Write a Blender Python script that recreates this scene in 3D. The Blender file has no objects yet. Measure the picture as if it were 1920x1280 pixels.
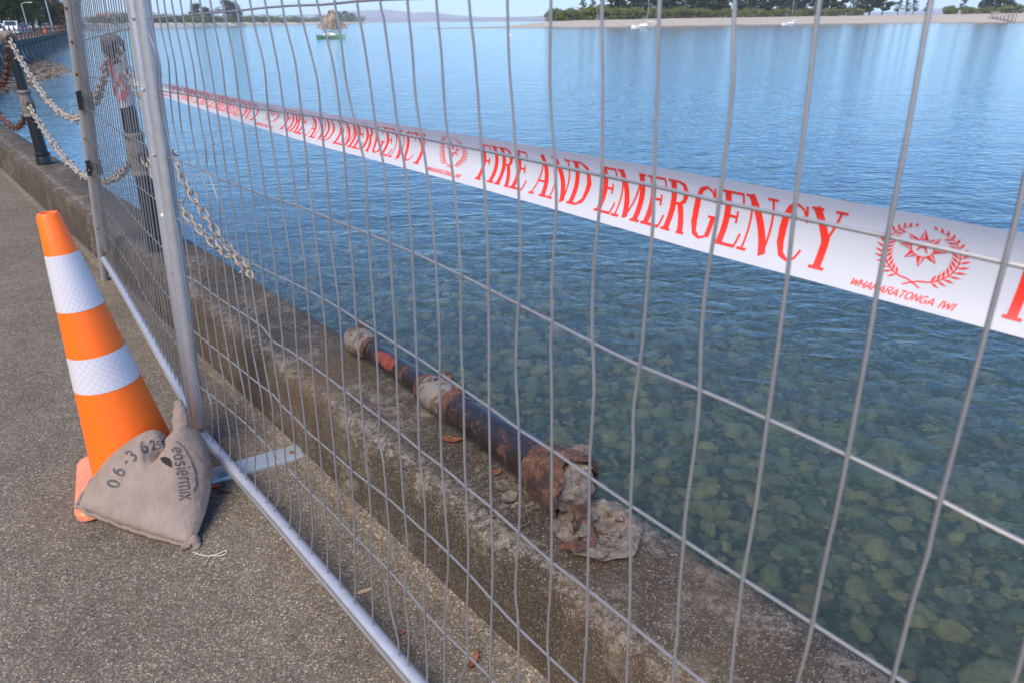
import bpy, math, random
from mathutils import Vector, Matrix, noise
from mathutils.bvhtree import BVHTree

S = bpy.context.scene
COL = S.collection
rnd = random.Random(7)
R = math.radians

# ------------------------------------------------------------------ camera, sky, sun, exposure
CAM_H, PITCH, ROLL = 1.4, R(25.1), R(0.45)
cam = bpy.data.cameras.new('camera'); cam.lens = 24; cam.sensor_width = 36; cam.sensor_fit = 'HORIZONTAL'
cam.clip_start = 0.02; cam.clip_end = 60000
cam.dof.use_dof = True; cam.dof.focus_distance = 2.2; cam.dof.aperture_fstop = 7.1
camo = bpy.data.objects.new('camera', cam); COL.objects.link(camo)
camo.matrix_world = Matrix.Translation((0, 0, CAM_H)) @ Matrix.Rotation(R(90) - PITCH, 4, 'X') @ Matrix.Rotation(-ROLL, 4, 'Z')
S.camera = camo

SUN_EL, SUN_AZ = R(48), R(208)        # azimuth clockwise from the viewing direction (+Y)
W = bpy.data.worlds.new('World'); S.world = W; W.use_nodes = True
nt = W.node_tree; bg = nt.nodes['Background']
sky = nt.nodes.new('ShaderNodeTexSky'); sky.sky_type = 'NISHITA'; sky.sun_disc = False
sky.sun_elevation = SUN_EL; sky.sun_rotation = SUN_AZ; sky.air_density = 1.0; sky.dust_density = 0.0; sky.ozone_density = 4.0
tint = nt.nodes.new('ShaderNodeMix'); tint.data_type = 'RGBA'; tint.blend_type = 'MULTIPLY'; tint.inputs[0].default_value = 1.0
tint.inputs[7].default_value = (0.60, 0.95, 1.27, 1)     # a clear, strongly blue maritime sky
nt.links.new(sky.outputs[0], tint.inputs[6]); nt.links.new(tint.outputs[2], bg.inputs[0]); bg.inputs[1].default_value = 0.10
sl = bpy.data.lights.new('sun', 'SUN'); sl.energy = 2.4; sl.angle = R(45); sl.color = (1, 0.855, 0.67)
so = bpy.data.objects.new('sun', sl); COL.objects.link(so)
sd = Vector((math.sin(SUN_AZ) * math.cos(SUN_EL), math.cos(SUN_AZ) * math.cos(SUN_EL), math.sin(SUN_EL)))
so.rotation_euler = (-sd).to_track_quat('-Z', 'Y').to_euler(); so.location = sd * 50
S.view_settings.view_transform = 'Standard'; S.view_settings.look = 'None'
S.view_settings.gamma = 1; S.view_settings.use_curve_mapping = False
S.view_settings.exposure = 1.36
S.render.engine = 'CYCLES'
S.cycles.use_denoising = True
S.cycles.max_bounces = 8; S.cycles.transmission_bounces = 6; S.cycles.transparent_max_bounces = 12
S.cycles.sample_clamp_indirect = 6
S.cycles.volume_bounces = 0

# ------------------------------------------------------------------ pixel -> direction helpers
def ray(x, y):
    X, Y, f = x - 960.0, 640.0 - y, 1280.0
    cx = X * math.cos(ROLL) + Y * math.sin(ROLL); cy = -X * math.sin(ROLL) + Y * math.cos(ROLL)
    return Vector((cx, f * math.cos(PITCH) + cy * math.sin(PITCH), cy * math.cos(PITCH) - f * math.sin(PITCH))) / f
C0 = Vector((0, 0, CAM_H))
def at_z(x, y, z):
    r = ray(x, y); return C0 + r * ((z - CAM_H) / r.z)
def on_plane(x, y, p, n):
    r = ray(x, y); return C0 + r * ((p - C0).dot(n) / r.dot(n))
AZ = R(40.8)                                    # the sea wall runs this far left of the viewing direction
DA = Vector((-math.sin(AZ), math.cos(AZ), 0)); DN = Vector((math.cos(AZ), math.sin(AZ), 0))
def P(a, n, z=0.0):
    return DA * a + DN * n + Vector((0, 0, z))
def on_n(x, y, n):                              # pixel on the upright plane n metres towards the water
    q = on_plane(x, y, P(0, n), DN); return q.dot(DA), q.z
WATER_Z, WALL_TOP = -1.6, 0.28
def bend(a):                                    # the wall is straight here, then sweeps to the right
    if a <= 18: return 0.0
    if a <= 50: return 0.0035 * (a - 18) ** 2
    return 0.0035 * 1024 + 0.224 * (a - 50)
def nbase(a): return 0.785 - 0.007 * min(a, 12) + bend(a)
def nfront(a): return 0.800 - 0.005 * min(a, 12) + bend(a)
def nwater(a): return 1.145 - 0.011 * min(a, 12) + bend(a)

# ------------------------------------------------------------------ materials
def new_mat(name):
    m = bpy.data.materials.new(name); m.use_nodes = True
    t = m.node_tree; b = t.nodes['Principled BSDF']
    return m, t, b
def N(t, typ, **kw):
    n = t.nodes.new(typ)
    for k, v in kw.items():
        if k.startswith('i_'):
            key = k[2:]; n.inputs[int(key) if key.isdigit() else key.replace('_', ' ')].default_value = v
        else: setattr(n, k, v)
    return n
def coords(t, scale=(1, 1, 1), kind='Object'):
    c = t.nodes.new('ShaderNodeTexCoord'); m = t.nodes.new('ShaderNodeMapping')
    m.inputs['Scale'].default_value = scale
    t.links.new(c.outputs[kind], m.inputs[0]); return m.outputs[0]
def geo_coords(t, scale=(1, 1, 1)):
    c = t.nodes.new('ShaderNodeNewGeometry'); m = t.nodes.new('ShaderNodeMapping')
    m.inputs['Scale'].default_value = scale
    t.links.new(c.outputs['Position'], m.inputs[0]); return m.outputs[0]
def noise_tex(t, vec, scale, detail=4, rough=0.55, dist=0.0):
    n = N(t, 'ShaderNodeTexNoise'); n.inputs['Scale'].default_value = scale; n.inputs['Detail'].default_value = detail
    n.inputs['Roughness'].default_value = rough; n.inputs['Distortion'].default_value = dist
    t.links.new(vec, n.inputs['Vector']); return n.outputs['Fac']
def ramp(t, fac, stops, interp='LINEAR'):
    r = t.nodes.new('ShaderNodeValToRGB'); r.color_ramp.interpolation = interp
    e = r.color_ramp.elements
    while len(e) < len(stops): e.new(0.5)
    for i, (p, c) in enumerate(stops):
        e[i].position = p; e[i].color = tuple(c) + (1,) if len(c) == 3 else c
    t.links.new(fac, r.inputs[0]); return r.outputs[0]
def mix(t, fac, a, b, mode='MIX'):
    m = t.nodes.new('ShaderNodeMix'); m.data_type = 'RGBA'; m.blend_type = mode
    for s, v in ((0, fac), (6, a), (7, b)):
        if hasattr(v, 'is_linked') or hasattr(v, 'links'): t.links.new(v, m.inputs[s])
        else: m.inputs[s].default_value = v if s == 0 else (tuple(v) + (1,))
    return m.outputs[2]
def bump(t, b, h, strength=0.3, dist=0.01):
    n = N(t, 'ShaderNodeBump'); n.inputs['Strength'].default_value = strength; n.inputs['Distance'].default_value = dist
    t.links.new(h, n.inputs['Height']); t.links.new(n.outputs[0], b.inputs['Normal']); return n
def gray(v): return (v, v, v)

def simple(name, col, rough=0.6, metal=0.0, var=0.25, scale=8.0, bmp=0.0, geo=True, spec=None):
    m, t, b = new_mat(name)
    v = geo_coords(t) if geo else coords(t)
    f = noise_tex(t, v, scale, 5, 0.6)
    lo = [c * (1 - var) for c in col]; hi = [min(1, c * (1 + var)) for c in col]
    t.links.new(ramp(t, f, [(0.3, lo), (0.7, hi)]), b.inputs['Base Color'])
    b.inputs['Roughness'].default_value = rough; b.inputs['Metallic'].default_value = metal
    if spec is not None: b.inputs['Specular IOR Level'].default_value = spec
    if bmp: bump(t, b, noise_tex(t, v, scale * 4, 5), bmp, 0.01)
    return m

def aggregate(name, c1, c2, c3, speck, stains=None, top=None):
    """concrete / asphalt with small stones showing"""
    m, t, b = new_mat(name); v = geo_coords(t)
    vo = N(t, 'ShaderNodeTexVoronoi', feature='F1'); vo.inputs['Scale'].default_value = speck
    t.links.new(v, vo.inputs['Vector'])
    sep = N(t, 'ShaderNodeSeparateColor'); t.links.new(vo.outputs['Color'], sep.inputs[0])
    grain = ramp(t, sep.outputs[0], [(0.0, c1), (0.45, c2), (0.8, [c * 1.25 for c in c2]), (0.93, c3), (1.0, [min(1, c * 1.5) for c in c3])])
    warm = ramp(t, sep.outputs[1], [(0.0, (0.8, 0.9, 1.0)), (0.5, (1, 1, 1)), (0.9, (1.0, 0.93, 0.84)), (1.0, (1.1, 0.85, 0.68))])
    col = mix(t, 1.0, grain, warm, 'MULTIPLY')
    big = noise_tex(t, v, 1.7, 6, 0.65)
    col = mix(t, 1.0, col, ramp(t, big, [(0.3, gray(0.78)), (0.7, gray(1.18))]), 'MULTIPLY')
    mid = noise_tex(t, v, 14, 5, 0.7)
    col = mix(t, 1.0, col, ramp(t, mid, [(0.3, gray(0.82)), (0.7, gray(1.15))]), 'MULTIPLY')
    if stains: col = stains(t, v, col)
    t.links.new(col, b.inputs['Base Color'])
    b.inputs['Roughness'].default_value = 0.88; b.inputs['Specular IOR Level'].default_value = 0.3
    h = mix(t, 0.5, sep.outputs[2], vo.outputs['Distance'])
    n = N(t, 'ShaderNodeBump'); n.inputs['Strength'].default_value = 0.45; n.inputs['Distance'].default_value = 0.004
    t.links.new(h, n.inputs['Height'])
    n2 = N(t, 'ShaderNodeBump'); n2.inputs['Strength'].default_value = 0.35; n2.inputs['Distance'].default_value = 0.03
    t.links.new(noise_tex(t, v, 22, 6, 0.7), n2.inputs['Height']); t.links.new(n.outputs[0], n2.inputs['Normal'])
    t.links.new(n2.outputs[0], b.inputs['Normal'])
    return m

def wall_stains(t, v, col):
    w = noise_tex(t, v, 3.3, 8, 0.72, 0.6)
    w2 = noise_tex(t, v, 38, 4, 0.7)
    patch = mix(t, 1.0, ramp(t, w, [(0.50, gray(0)), (0.68, gray(1))]), ramp(t, w2, [(0.42, gray(0)), (0.62, gray(1))]), 'MULTIPLY')
    col = mix(t, patch, col, (0.27, 0.232, 0.18))
    # pale worn crust along the two top edges of the wall
    dn_ = N(t, 'ShaderNodeVectorMath', operation='DOT_PRODUCT'); t.links.new(v, dn_.inputs[0]); dn_.inputs[1].default_value = tuple(DN)
    wob = N(t, 'ShaderNodeMath', operation='MULTIPLY_ADD'); t.links.new(noise_tex(t, v, 7, 6, 0.75), wob.inputs[0]); wob.inputs[1].default_value = 0.16; t.links.new(dn_.outputs['Value'], wob.inputs[2])
    band = ramp(t, wob.outputs[0], [(0.882, gray(0)), (0.90, gray(0.7)), (0.915, gray(0.45)), (0.95, gray(0)), (0.99, gray(0)), (1.0, gray(0))])
    w3 = noise_tex(t, v, 52, 5, 0.75)
    col = mix(t, mix(t, 1.0, band, ramp(t, w3, [(0.45, gray(0)), (0.6, gray(1))]), 'MULTIPLY'), col, (0.33, 0.285, 0.225))
    # lichen
    l = noise_tex(t, v, 9, 6, 0.7); l2 = noise_tex(t, v, 60, 3, 0.6)
    lich = mix(t, 1.0, ramp(t, l, [(0.66, gray(0)), (0.72, gray(1))]), ramp(t, l2, [(0.55, gray(0)), (0.6, gray(1))]), 'MULTIPLY')
    col = mix(t, lich, col, (0.42, 0.16, 0.03))
    rs = noise_tex(t, v, 1.3, 5, 0.7)
    col = mix(t, ramp(t, rs, [(0.5, gray(0)), (0.75, gray(0.6))]), col, (0.12, 0.075, 0.035))
    return col
M = {}
M['pavement'] = aggregate('pavement', (0.073, 0.060, 0.045), (0.140, 0.115, 0.085), (0.29, 0.245, 0.188), 290)
M['concrete'] = aggregate('concrete', (0.036, 0.028, 0.02), (0.06, 0.047, 0.034), (0.185, 0.152, 0.115), 330, wall_stains)
M['mortar'] = aggregate('mortar', (0.08, 0.066, 0.05), (0.15, 0.122, 0.09), (0.27, 0.22, 0.16), 200)
M['road'] = simple('road', (0.06, 0.06, 0.06), 0.9)
M['old_concrete'] = simple('old_concrete', (0.10, 0.09, 0.075), 0.9, var=0.5, scale=1.2, bmp=0.3)
M['rubble'] = simple('rubble', (0.17, 0.135, 0.105), 0.95, var=0.65, scale=45, bmp=0.8)

def galvanised(name, rust=0.0, base=(0.45, 0.45, 0.455)):
    m, t, b = new_mat(name); v = geo_coords(t)
    f = noise_tex(t, v, 30, 4, 0.6)
    col = ramp(t, f, [(0.3, [c * 0.92 for c in base]), (0.7, [c * 1.08 for c in base])])
    b.inputs['Metallic'].default_value = 0.55; b.inputs['Roughness'].default_value = 0.42
    if rust:
        r = noise_tex(t, v, 5, 6, 0.7); msk = ramp(t, r, [(1 - rust, gray(0)), (1 - rust + 0.05, gray(1))])
        col = mix(t, msk, col, (0.26, 0.10, 0.045))
        inv = ramp(t, msk, [(0, gray(0.55)), (1, gray(0.0))]); t.links.new(inv, b.inputs['Metallic'])
        t.links.new(ramp(t, msk, [(0, gray(0.42)), (1, gray(0.9))]), b.inputs['Roughness'])
    t.links.new(col, b.inputs['Base Color']); bump(t, b, f, 0.08, 0.004)
    return m
M['galv'] = galvanised('galv'); M['galv_rust'] = galvanised('galv_rust', 0.36); M['wire'] = galvanised('wire', 0.24, (0.30, 0.295, 0.295))
M['plate'] = galvanised('plate', 0.25, (0.42, 0.46, 0.46))
M['rust'] = simple('rust', (0.20, 0.075, 0.03), 0.9, var=0.6, scale=60, bmp=0.5)
M['black_tape'] = simple('black_tape', (0.012, 0.012, 0.013), 0.35)
M['string'] = simple('string', (0.55, 0.5, 0.42), 0.9)
M['dark'] = simple('dark', (0.015, 0.012, 0.01), 0.9)

def painted_rust(name, paint, rustc, amount, scale=14, red=None, rough=0.38, crust=None):
    m, t, b = new_mat(name); v = coords(t)
    r = noise_tex(t, v, scale, 9, 0.72, 0.4)
    msk = ramp(t, r, [(1 - amount - 0.02, gray(0)), (1 - amount + 0.02, gray(1))])
    rc = ramp(t, noise_tex(t, v, 55, 6, 0.7), [(0.3, [c * 0.35 for c in rustc]), (0.5, rustc), (0.72, [min(1, c * 1.9) for c in rustc])])
    col = mix(t, msk, paint, rc)
    if crust:
        cn_ = noise_tex(t, v, 34, 7, 0.75, 0.5); col = mix(t, ramp(t, cn_, [(0.56, gray(0)), (0.63, gray(0.85))]), col, crust)
        dk_ = noise_tex(t, v, 17, 6, 0.7); col = mix(t, ramp(t, dk_, [(0.5, gray(0)), (0.58, gray(0.85))]), col, (0.02, 0.013, 0.012))
    if red:
        r2 = noise_tex(t, v, 7, 5, 0.6)
        col = mix(t, ramp(t, r2, [(red, gray(0)), (red + 0.02, gray(1))]), col, (0.36, 0.05, 0.025))
    t.links.new(col, b.inputs['Base Color'])
    t.links.new(ramp(t, msk, [(0, gray(rough)), (1, gray(0.95))]), b.inputs['Roughness'])
    h = mix(t, msk, gray(0.5), ramp(t, noise_tex(t, v, 70, 6, 0.75), [(0, gray(0.3)), (1, gray(1.0))]))
    bump(t, b, h, 0.7, 0.006); return m
M['black_paint'] = painted_rust('black_paint', (0.014, 0.013, 0.015), (0.16, 0.05, 0.025), 0.36)
M['black_worn'] = painted_rust('black_worn', (0.017, 0.014, 0.015), (0.085, 0.034, 0.022), 0.43, 19, 0.78, crust=(0.13, 0.07, 0.05))
M['silver_paint'] = painted_rust('silver_paint', (0.165, 0.147, 0.125), (0.095, 0.057, 0.036), 0.47, 18, rough=0.75)
M['chain'] = painted_rust('chain', (0.33, 0.285, 0.235), (0.24, 0.11, 0.055), 0.42, 14, rough=0.7)
M['rust_chain'] = painted_rust('rust_chain', (0.06, 0.03, 0.02), (0.17, 0.06, 0.03), 0.62, 12)
M['rust_heavy'] = painted_rust('rust_heavy', (0.03, 0.016, 0.012), (0.098, 0.044, 0.026), 0.60, 22, rough=0.8, crust=(0.24, 0.19, 0.15))
M['orange'] = None
def orange(name, col, var):
    m, t, b = new_mat(name); v = coords(t)
    f = noise_tex(t, v, 9, 6, 0.7); c = ramp(t, f, [(0.25, [x * (1 - var) for x in col]), (0.6, col)])
    sc = noise_tex(t, coords(t, (40, 40, 4)), 3, 4, 0.7); c = mix(t, ramp(t, sc, [(0.68, gray(0)), (0.74, gray(0.5))]), c, (0.12, 0.035, 0.01))
    t.links.new(c, b.inputs['Base Color']); b.inputs['Roughness'].default_value = 0.5; bump(t, b, f, 0.05, 0.01); return m
M['orange'] = orange('orange', (1.0, 0.155, 0.006), 0.10); M['orange_faded'] = orange('orange_faded', (0.78, 0.26, 0.13), 0.25)
def reflective():
    m, t, b = new_mat('reflective'); v = coords(t, (1, 1, 1))
    u = t.nodes.new('ShaderNodeUVMap'); vo = N(t, 'ShaderNodeTexVoronoi', feature='DISTANCE_TO_EDGE'); vo.inputs['Scale'].default_value = 1; vo.inputs['Randomness'].default_value = 0.0
    mp = N(t, 'ShaderNodeMapping'); mp.inputs['Scale'].default_value = (62, 62, 1); t.links.new(u.outputs[0], mp.inputs[0])
    mp.inputs['Rotation'].default_value = (0, 0, R(45))
    t.links.new(mp.outputs[0], vo.inputs['Vector'])
    line = ramp(t, vo.outputs['Distance'], [(0.05, gray(0.53)), (0.12, gray(0.62))])
    d = noise_tex(t, v, 13, 6, 0.7); c = mix(t, ramp(t, d, [(0.6, gray(0)), (0.8, gray(0.35))]), line, (0.35, 0.3, 0.27))
    t.links.new(mix(t, 1.0, c, (0.95, 0.92, 0.97), 'MULTIPLY'), b.inputs['Base Color']); b.inputs['Roughness'].default_value = 0.3; return m
M['reflective'] = reflective()
def sack():
    m, t, b = new_mat('sack'); u = t.nodes.new('ShaderNodeUVMap')
    def wv(rot):
        mp = N(t, 'ShaderNodeMapping'); mp.inputs['Rotation'].default_value = (0, 0, rot); t.links.new(u.outputs[0], mp.inputs[0])
        w = N(t, 'ShaderNodeTexWave'); w.inputs['Scale'].default_value = 150; w.inputs['Distortion'].default_value = 0.6; w.inputs['Detail'].default_value = 1
        t.links.new(mp.outputs[0], w.inputs['Vector']); return w.outputs['Fac']
    weave = mix(t, 0.5, wv(0), wv(R(90)))
    v = coords(t); f = noise_tex(t, v, 12, 6, 0.65)
    c = ramp(t, f, [(0.3, (0.225, 0.175, 0.143)), (0.7, (0.305, 0.245, 0.205))])
    c = mix(t, 1.0, c, ramp(t, weave, [(0.2, gray(0.8)), (0.8, gray(1.12))]), 'MULTIPLY')
    sp = noise_tex(t, v, 45, 2); c = mix(t, ramp(t, sp, [(0.76, gray(0)), (0.79, gray(0.8))]), c, (0.26, 0.10, 0.035))
    t.links.new(c, b.inputs['Base Color']); b.inputs['Roughness'].default_value = 0.95; b.inputs['Specular IOR Level'].default_value = 0.2
    n = bump(t, b, weave, 0.35, 0.002)
    n2 = N(t, 'ShaderNodeBump'); n2.inputs['Strength'].default_value = 0.5; n2.inputs['Distance'].default_value = 0.02
    t.links.new(noise_tex(t, v, 16, 4, 0.6, 0.8), n2.inputs['Height']); t.links.new(n.outputs[0], n2.inputs['Normal']); t.links.new(n2.outputs[0], b.inputs['Normal'])
    return m
M['sack'] = sack()
M['ink'] = simple('ink', (0.075, 0.068, 0.066), 0.9, var=0.5, scale=60)
def tape_white():
    m, t, b = new_mat('tape_white'); b.inputs['Base Color'].default_value = (0.58, 0.58, 0.60, 1); b.inputs['Roughness'].default_value = 0.3
    f = noise_tex(t, geo_coords(t), 6, 3); t.links.new(ramp(t, f, [(0.3, (0.56, 0.56, 0.59)), (0.7, (0.61, 0.61, 0.63))]), b.inputs['Base Color'])
    tr = N(t, 'ShaderNodeBsdfTranslucent'); tr.inputs[0].default_value = (0.8, 0.8, 0.82, 1)
    ms = N(t, 'ShaderNodeMixShader'); ms.inputs[0].default_value = 0.22
    t.links.new(b.outputs[0], ms.inputs[1]); t.links.new(tr.outputs[0], ms.inputs[2]); t.links.new(ms.outputs[0], t.nodes['Material Output'].inputs[0]); return m
M['tape_white'] = tape_white()
M['tape_red'] = simple('tape_red', (0.72, 0.035, 0.022), 0.35, var=0.08)
M['leaf_brown'] = simple('leaf_brown', (0.17, 0.06, 0.03), 0.7, var=0.5, scale=60)
M['wood'] = simple('wood', (0.42, 0.29, 0.17), 0.85, var=0.3, scale=50)
M['paper'] = simple('paper', (0.6, 0.5, 0.4), 0.9)
def bed_mat():
    m, t, b = new_mat('seabed'); v = geo_coords(t)
    vo = N(t, 'ShaderNodeTexVoronoi', feature='F1'); vo.inputs['Scale'].default_value = 17; t.links.new(v, vo.inputs['Vector'])
    sp = N(t, 'ShaderNodeSeparateColor'); t.links.new(vo.outputs['Color'], sp.inputs[0])
    c = ramp(t, sp.outputs[0], [(0.0, (0.10, 0.105, 0.075)), (0.5, (0.19, 0.18, 0.12)), (0.8, (0.28, 0.24, 0.14)), (1.0, (0.15, 0.17, 0.125))])
    c = mix(t, 1.0, c, ramp(t, vo.outputs['Distance'], [(0.2, gray(1.1)), (0.75, gray(0.45))]), 'MULTIPLY')
    c = mix(t, 1.0, c, ramp(t, noise_tex(t, v, 0.9, 5, 0.6), [(0.3, gray(0.7)), (0.7, gray(1.2))]), 'MULTIPLY')
    t.links.new(c, b.inputs['Base Color']); b.inputs['Roughness'].default_value = 0.9
    n = bump(t, b, vo.outputs['Distance'], 0.8, 0.03); n.invert = True; return m
M['seabed'] = bed_mat()
def stone_mat():
    m, t, b = new_mat('stone'); oi = t.nodes.new('ShaderNodeObjectInfo'); v = geo_coords(t)
    at = t.nodes.new('ShaderNodeAttribute'); at.attribute_name = 'tone'
    ad = N(t, 'ShaderNodeMath', operation='ADD'); t.links.new(oi.outputs['Random'], ad.inputs[0]); t.links.new(at.outputs['Fac'], ad.inputs[1])
    fr = N(t, 'ShaderNodeMath', operation='FRACT'); t.links.new(ad.outputs[0], fr.inputs[0])
    c = ramp(t, fr.outputs[0], [(0.0, (0.15, 0.165, 0.12)), (0.25, (0.24, 0.24, 0.165)), (0.5, (0.34, 0.31, 0.185)), (0.72, (0.46, 0.37, 0.20)), (0.86, (0.36, 0.235, 0.13)), (0.93, (0.26, 0.25, 0.18)), (1.0, (0.18, 0.215, 0.16))])
    c = mix(t, 1.0, c, ramp(t, noise_tex(t, v, 18, 5, 0.65), [(0.3, gray(0.65)), (0.7, gray(1.25))]), 'MULTIPLY')
    t.links.new(c, b.inputs['Base Color']); b.inputs['Roughness'].default_value = 0.75; return m
M['stone'] = stone_mat()
SHELT = []
def water_mat():
    m, t, b = new_mat('water'); t.nodes.remove(b); out = t.nodes['Material Output']
    g = t.nodes.new('ShaderNodeNewGeometry'); rot = N(t, 'ShaderNodeMapping'); rot.inputs['Rotation'].default_value = (0, 0, R(-18)); rot.inputs['Scale'].default_value = (0.62, 1.0, 1)
    t.links.new(g.outputs['Position'], rot.inputs[0]); v = rot.outputs[0]
    def nb(scale, detail, strength, dist, prev=None, d=0.3):
        n = N(t, 'ShaderNodeBump'); n.inputs['Strength'].default_value = strength; n.inputs['Distance'].default_value = dist
        t.links.new(noise_tex(t, v, scale, detail, 0.5, d), n.inputs['Height'])
        if prev: t.links.new(prev, n.inputs['Normal'])
        t.links.new(SHELT[-1], n.inputs['Strength'])
        return n.outputs[0]
    # the wall shelters the water close to it: ripples grow with distance from the wall
    dt = N(t, 'ShaderNodeVectorMath', operation='DOT_PRODUCT'); t.links.new(g.outputs['Position'], dt.inputs[0]); dt.inputs[1].default_value = tuple(DN)
    mr = N(t, 'ShaderNodeMapRange'); mr.inputs[1].default_value = 1.3; mr.inputs[2].default_value = 6.5; mr.inputs[3].default_value = 0.16; mr.inputs[4].default_value = 1.0; t.links.new(dt.outputs['Value'], mr.inputs[0])
    SHELT.append(mr.outputs[0])
    big = nb(0.9, 2, 1.0, 0.036)
    mid = nb(3.4, 2, 1.0, 0.030, big, 0.6)
    fine = nb(10, 2, 1.0, 0.007, mid, 0.4)
    fr = N(t, 'ShaderNodeFresnel'); fr.inputs['IOR'].default_value = 1.34; t.links.new(fine, fr.inputs['Normal'])
    gl = N(t, 'ShaderNodeBsdfGlossy'); gl.inputs['Roughness'].default_value = 0.08; gl.inputs['Color'].default_value = (0.95, 0.98, 1, 1); t.links.new(fine, gl.inputs['Normal'])
    rf = N(t, 'ShaderNodeBsdfRefraction'); rf.inputs['IOR'].default_value = 1.33; rf.inputs['Roughness'].default_value = 0.0; rf.inputs['Color'].default_value = (0.92, 0.95, 0.86, 1); t.links.new(fine, rf.inputs['Normal'])
    df = N(t, 'ShaderNodeBsdfDiffuse'); df.inputs['Color'].default_value = (0.08, 0.11, 0.09, 1)
    m1 = N(t, 'ShaderNodeMixShader'); m1.inputs[0].default_value = 0.28
    t.links.new(rf.outputs[0], m1.inputs[1]); t.links.new(df.outputs[0], m1.inputs[2])
    m2 = N(t, 'ShaderNodeMixShader'); t.links.new(fr.outputs[0], m2.inputs[0]); t.links.new(m1.outputs[0], m2.inputs[1]); t.links.new(gl.outputs[0], m2.inputs[2])
    va = N(t, 'ShaderNodeVolumeAbsorption'); va.inputs['Color'].default_value = (0.62, 0.80, 0.71, 1); va.inputs['Density'].default_value = 0.60; t.links.new(va.outputs[0], out.inputs['Volume'])
    t.links.new(m2.outputs[0], out.inputs[0]); return m
M['water'] = water_mat()
M['sand'] = simple('sand', (0.40, 0.33, 0.24), 0.95, var=0.15, scale=0.15)
M['sand_pale'] = simple('sand_pale', (0.55, 0.45, 0.31), 0.95, var=0.12, scale=0.1)
M['island'] = None
def shore(name, dry, wet, z0, z1):
    m, t, b = new_mat(name); g = t.nodes.new('ShaderNodeNewGeometry'); sx = N(t, 'ShaderNodeSeparateXYZ'); t.links.new(g.outputs['Position'], sx.inputs[0])
    mr = N(t, 'ShaderNodeMapRange'); mr.inputs[1].default_value = z0; mr.inputs[2].default_value = z1; t.links.new(sx.outputs['Z'], mr.inputs[0])
    f = noise_tex(t, g.outputs['Position'], 0.12, 6, 0.7)
    ad = N(t, 'ShaderNodeMath', operation='ADD'); ad.inputs[1].default_value = -0.25
    t.links.new(f, ad.inputs[0]); a2 = N(t, 'ShaderNodeMath', operation='ADD'); t.links.new(ad.outputs[0], a2.inputs[0]); t.links.new(mr.outputs[0], a2.inputs[1])
    c = ramp(t, a2.outputs[0], [(0.15, wet), (0.5, dry)])
    c = mix(t, 1.0, c, ramp(t, noise_tex(t, g.outputs['Position'], 0.6, 5, 0.7), [(0.3, gray(0.8)), (0.7, gray(1.15))]), 'MULTIPLY')
    t.links.new(c, b.inputs['Base Color']); b.inputs['Roughness'].default_value = 0.95; return m
M['island'] = shore('island', (0.36, 0.31, 0.24), (0.15, 0.13, 0.10), -1.6, 0.2)
M['spit'] = shore('spit', (0.56, 0.46, 0.32), (0.40, 0.33, 0.23), -1.6, -0.6)
M['hill_far'] = simple('hill_far', (0.17, 0.15, 0.12), 0.95, var=0.6, scale=0.0016)
M['hill_green'] = simple('hill_green', (0.05, 0.06, 0.025), 0.95, var=0.5, scale=0.3)
M['bark'] = simple('bark', (0.10, 0.075, 0.055), 0.95, var=0.4, scale=3)
def foliage(name, dark, light, scale=0.5):
    m, t, b = new_mat(name); v = geo_coords(t); f = noise_tex(t, v, scale, 4, 0.7)
    g = noise_tex(t, v, scale * 9, 2)
    c = ramp(t, f, [(0.3, dark), (0.7, light)]); c = mix(t, 1.0, c, ramp(t, g, [(0.3, gray(0.7)), (0.7, gray(1.3))]), 'MULTIPLY')
    t.links.new(c, b.inputs['Base Color']); b.inputs['Roughness'].default_value = 0.8
    tr = N(t, 'ShaderNodeBsdfTranslucent'); t.links.new(c, tr.inputs[0]); ms = N(t, 'ShaderNodeMixShader'); ms.inputs[0].default_value = 0.25
    t.links.new(b.outputs[0], ms.inputs[1]); t.links.new(tr.outputs[0], ms.inputs[2]); t.links.new(ms.outputs[0], t.nodes['Material Output'].inputs[0]); return m
M['pine'] = foliage('pine', (0.012, 0.022, 0.010), (0.045, 0.065, 0.025), 0.3)
M['shrub'] = foliage('shrub', (0.07, 0.09, 0.018), (0.21, 0.22, 0.05), 0.12)
M['broad'] = foliage('broad', (0.045, 0.065, 0.018), (0.15, 0.18, 0.04), 0.25)
M['reddish'] = foliage('reddish', (0.03, 0.022, 0.012), (0.10, 0.06, 0.025), 0.4)
M['rock'] = simple('rock', (0.20, 0.15, 0.105), 0.95, var=0.6, scale=0.35, bmp=0.4)
M['white_paint'] = simple('white_paint', (0.78, 0.78, 0.77), 0.35, var=0.04)
M['green_paint'] = simple('green_paint', (0.18, 0.38, 0.25), 0.35, var=0.1)
M['blue_paint'] = simple('blue_paint', (0.10, 0.16, 0.26), 0.3, var=0.1)
M['glass'] = simple('glass', (0.03, 0.05, 0.06), 0.08)
M['tyre'] = simple('tyre', (0.02, 0.02, 0.02), 0.9)
M['timber'] = simple('timber', (0.12, 0.085, 0.06), 0.9, var=0.4, scale=1)
M['alu'] = simple('alu', (0.45, 0.46, 0.47), 0.5, 0.4)
M['cream'] = simple('cream', (0.62, 0.53, 0.40), 0.8); M['roof'] = simple('roof', (0.30, 0.12, 0.09), 0.8)
M['grey_wood'] = simple('grey_wood', (0.23, 0.2, 0.16), 0.9)

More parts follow.
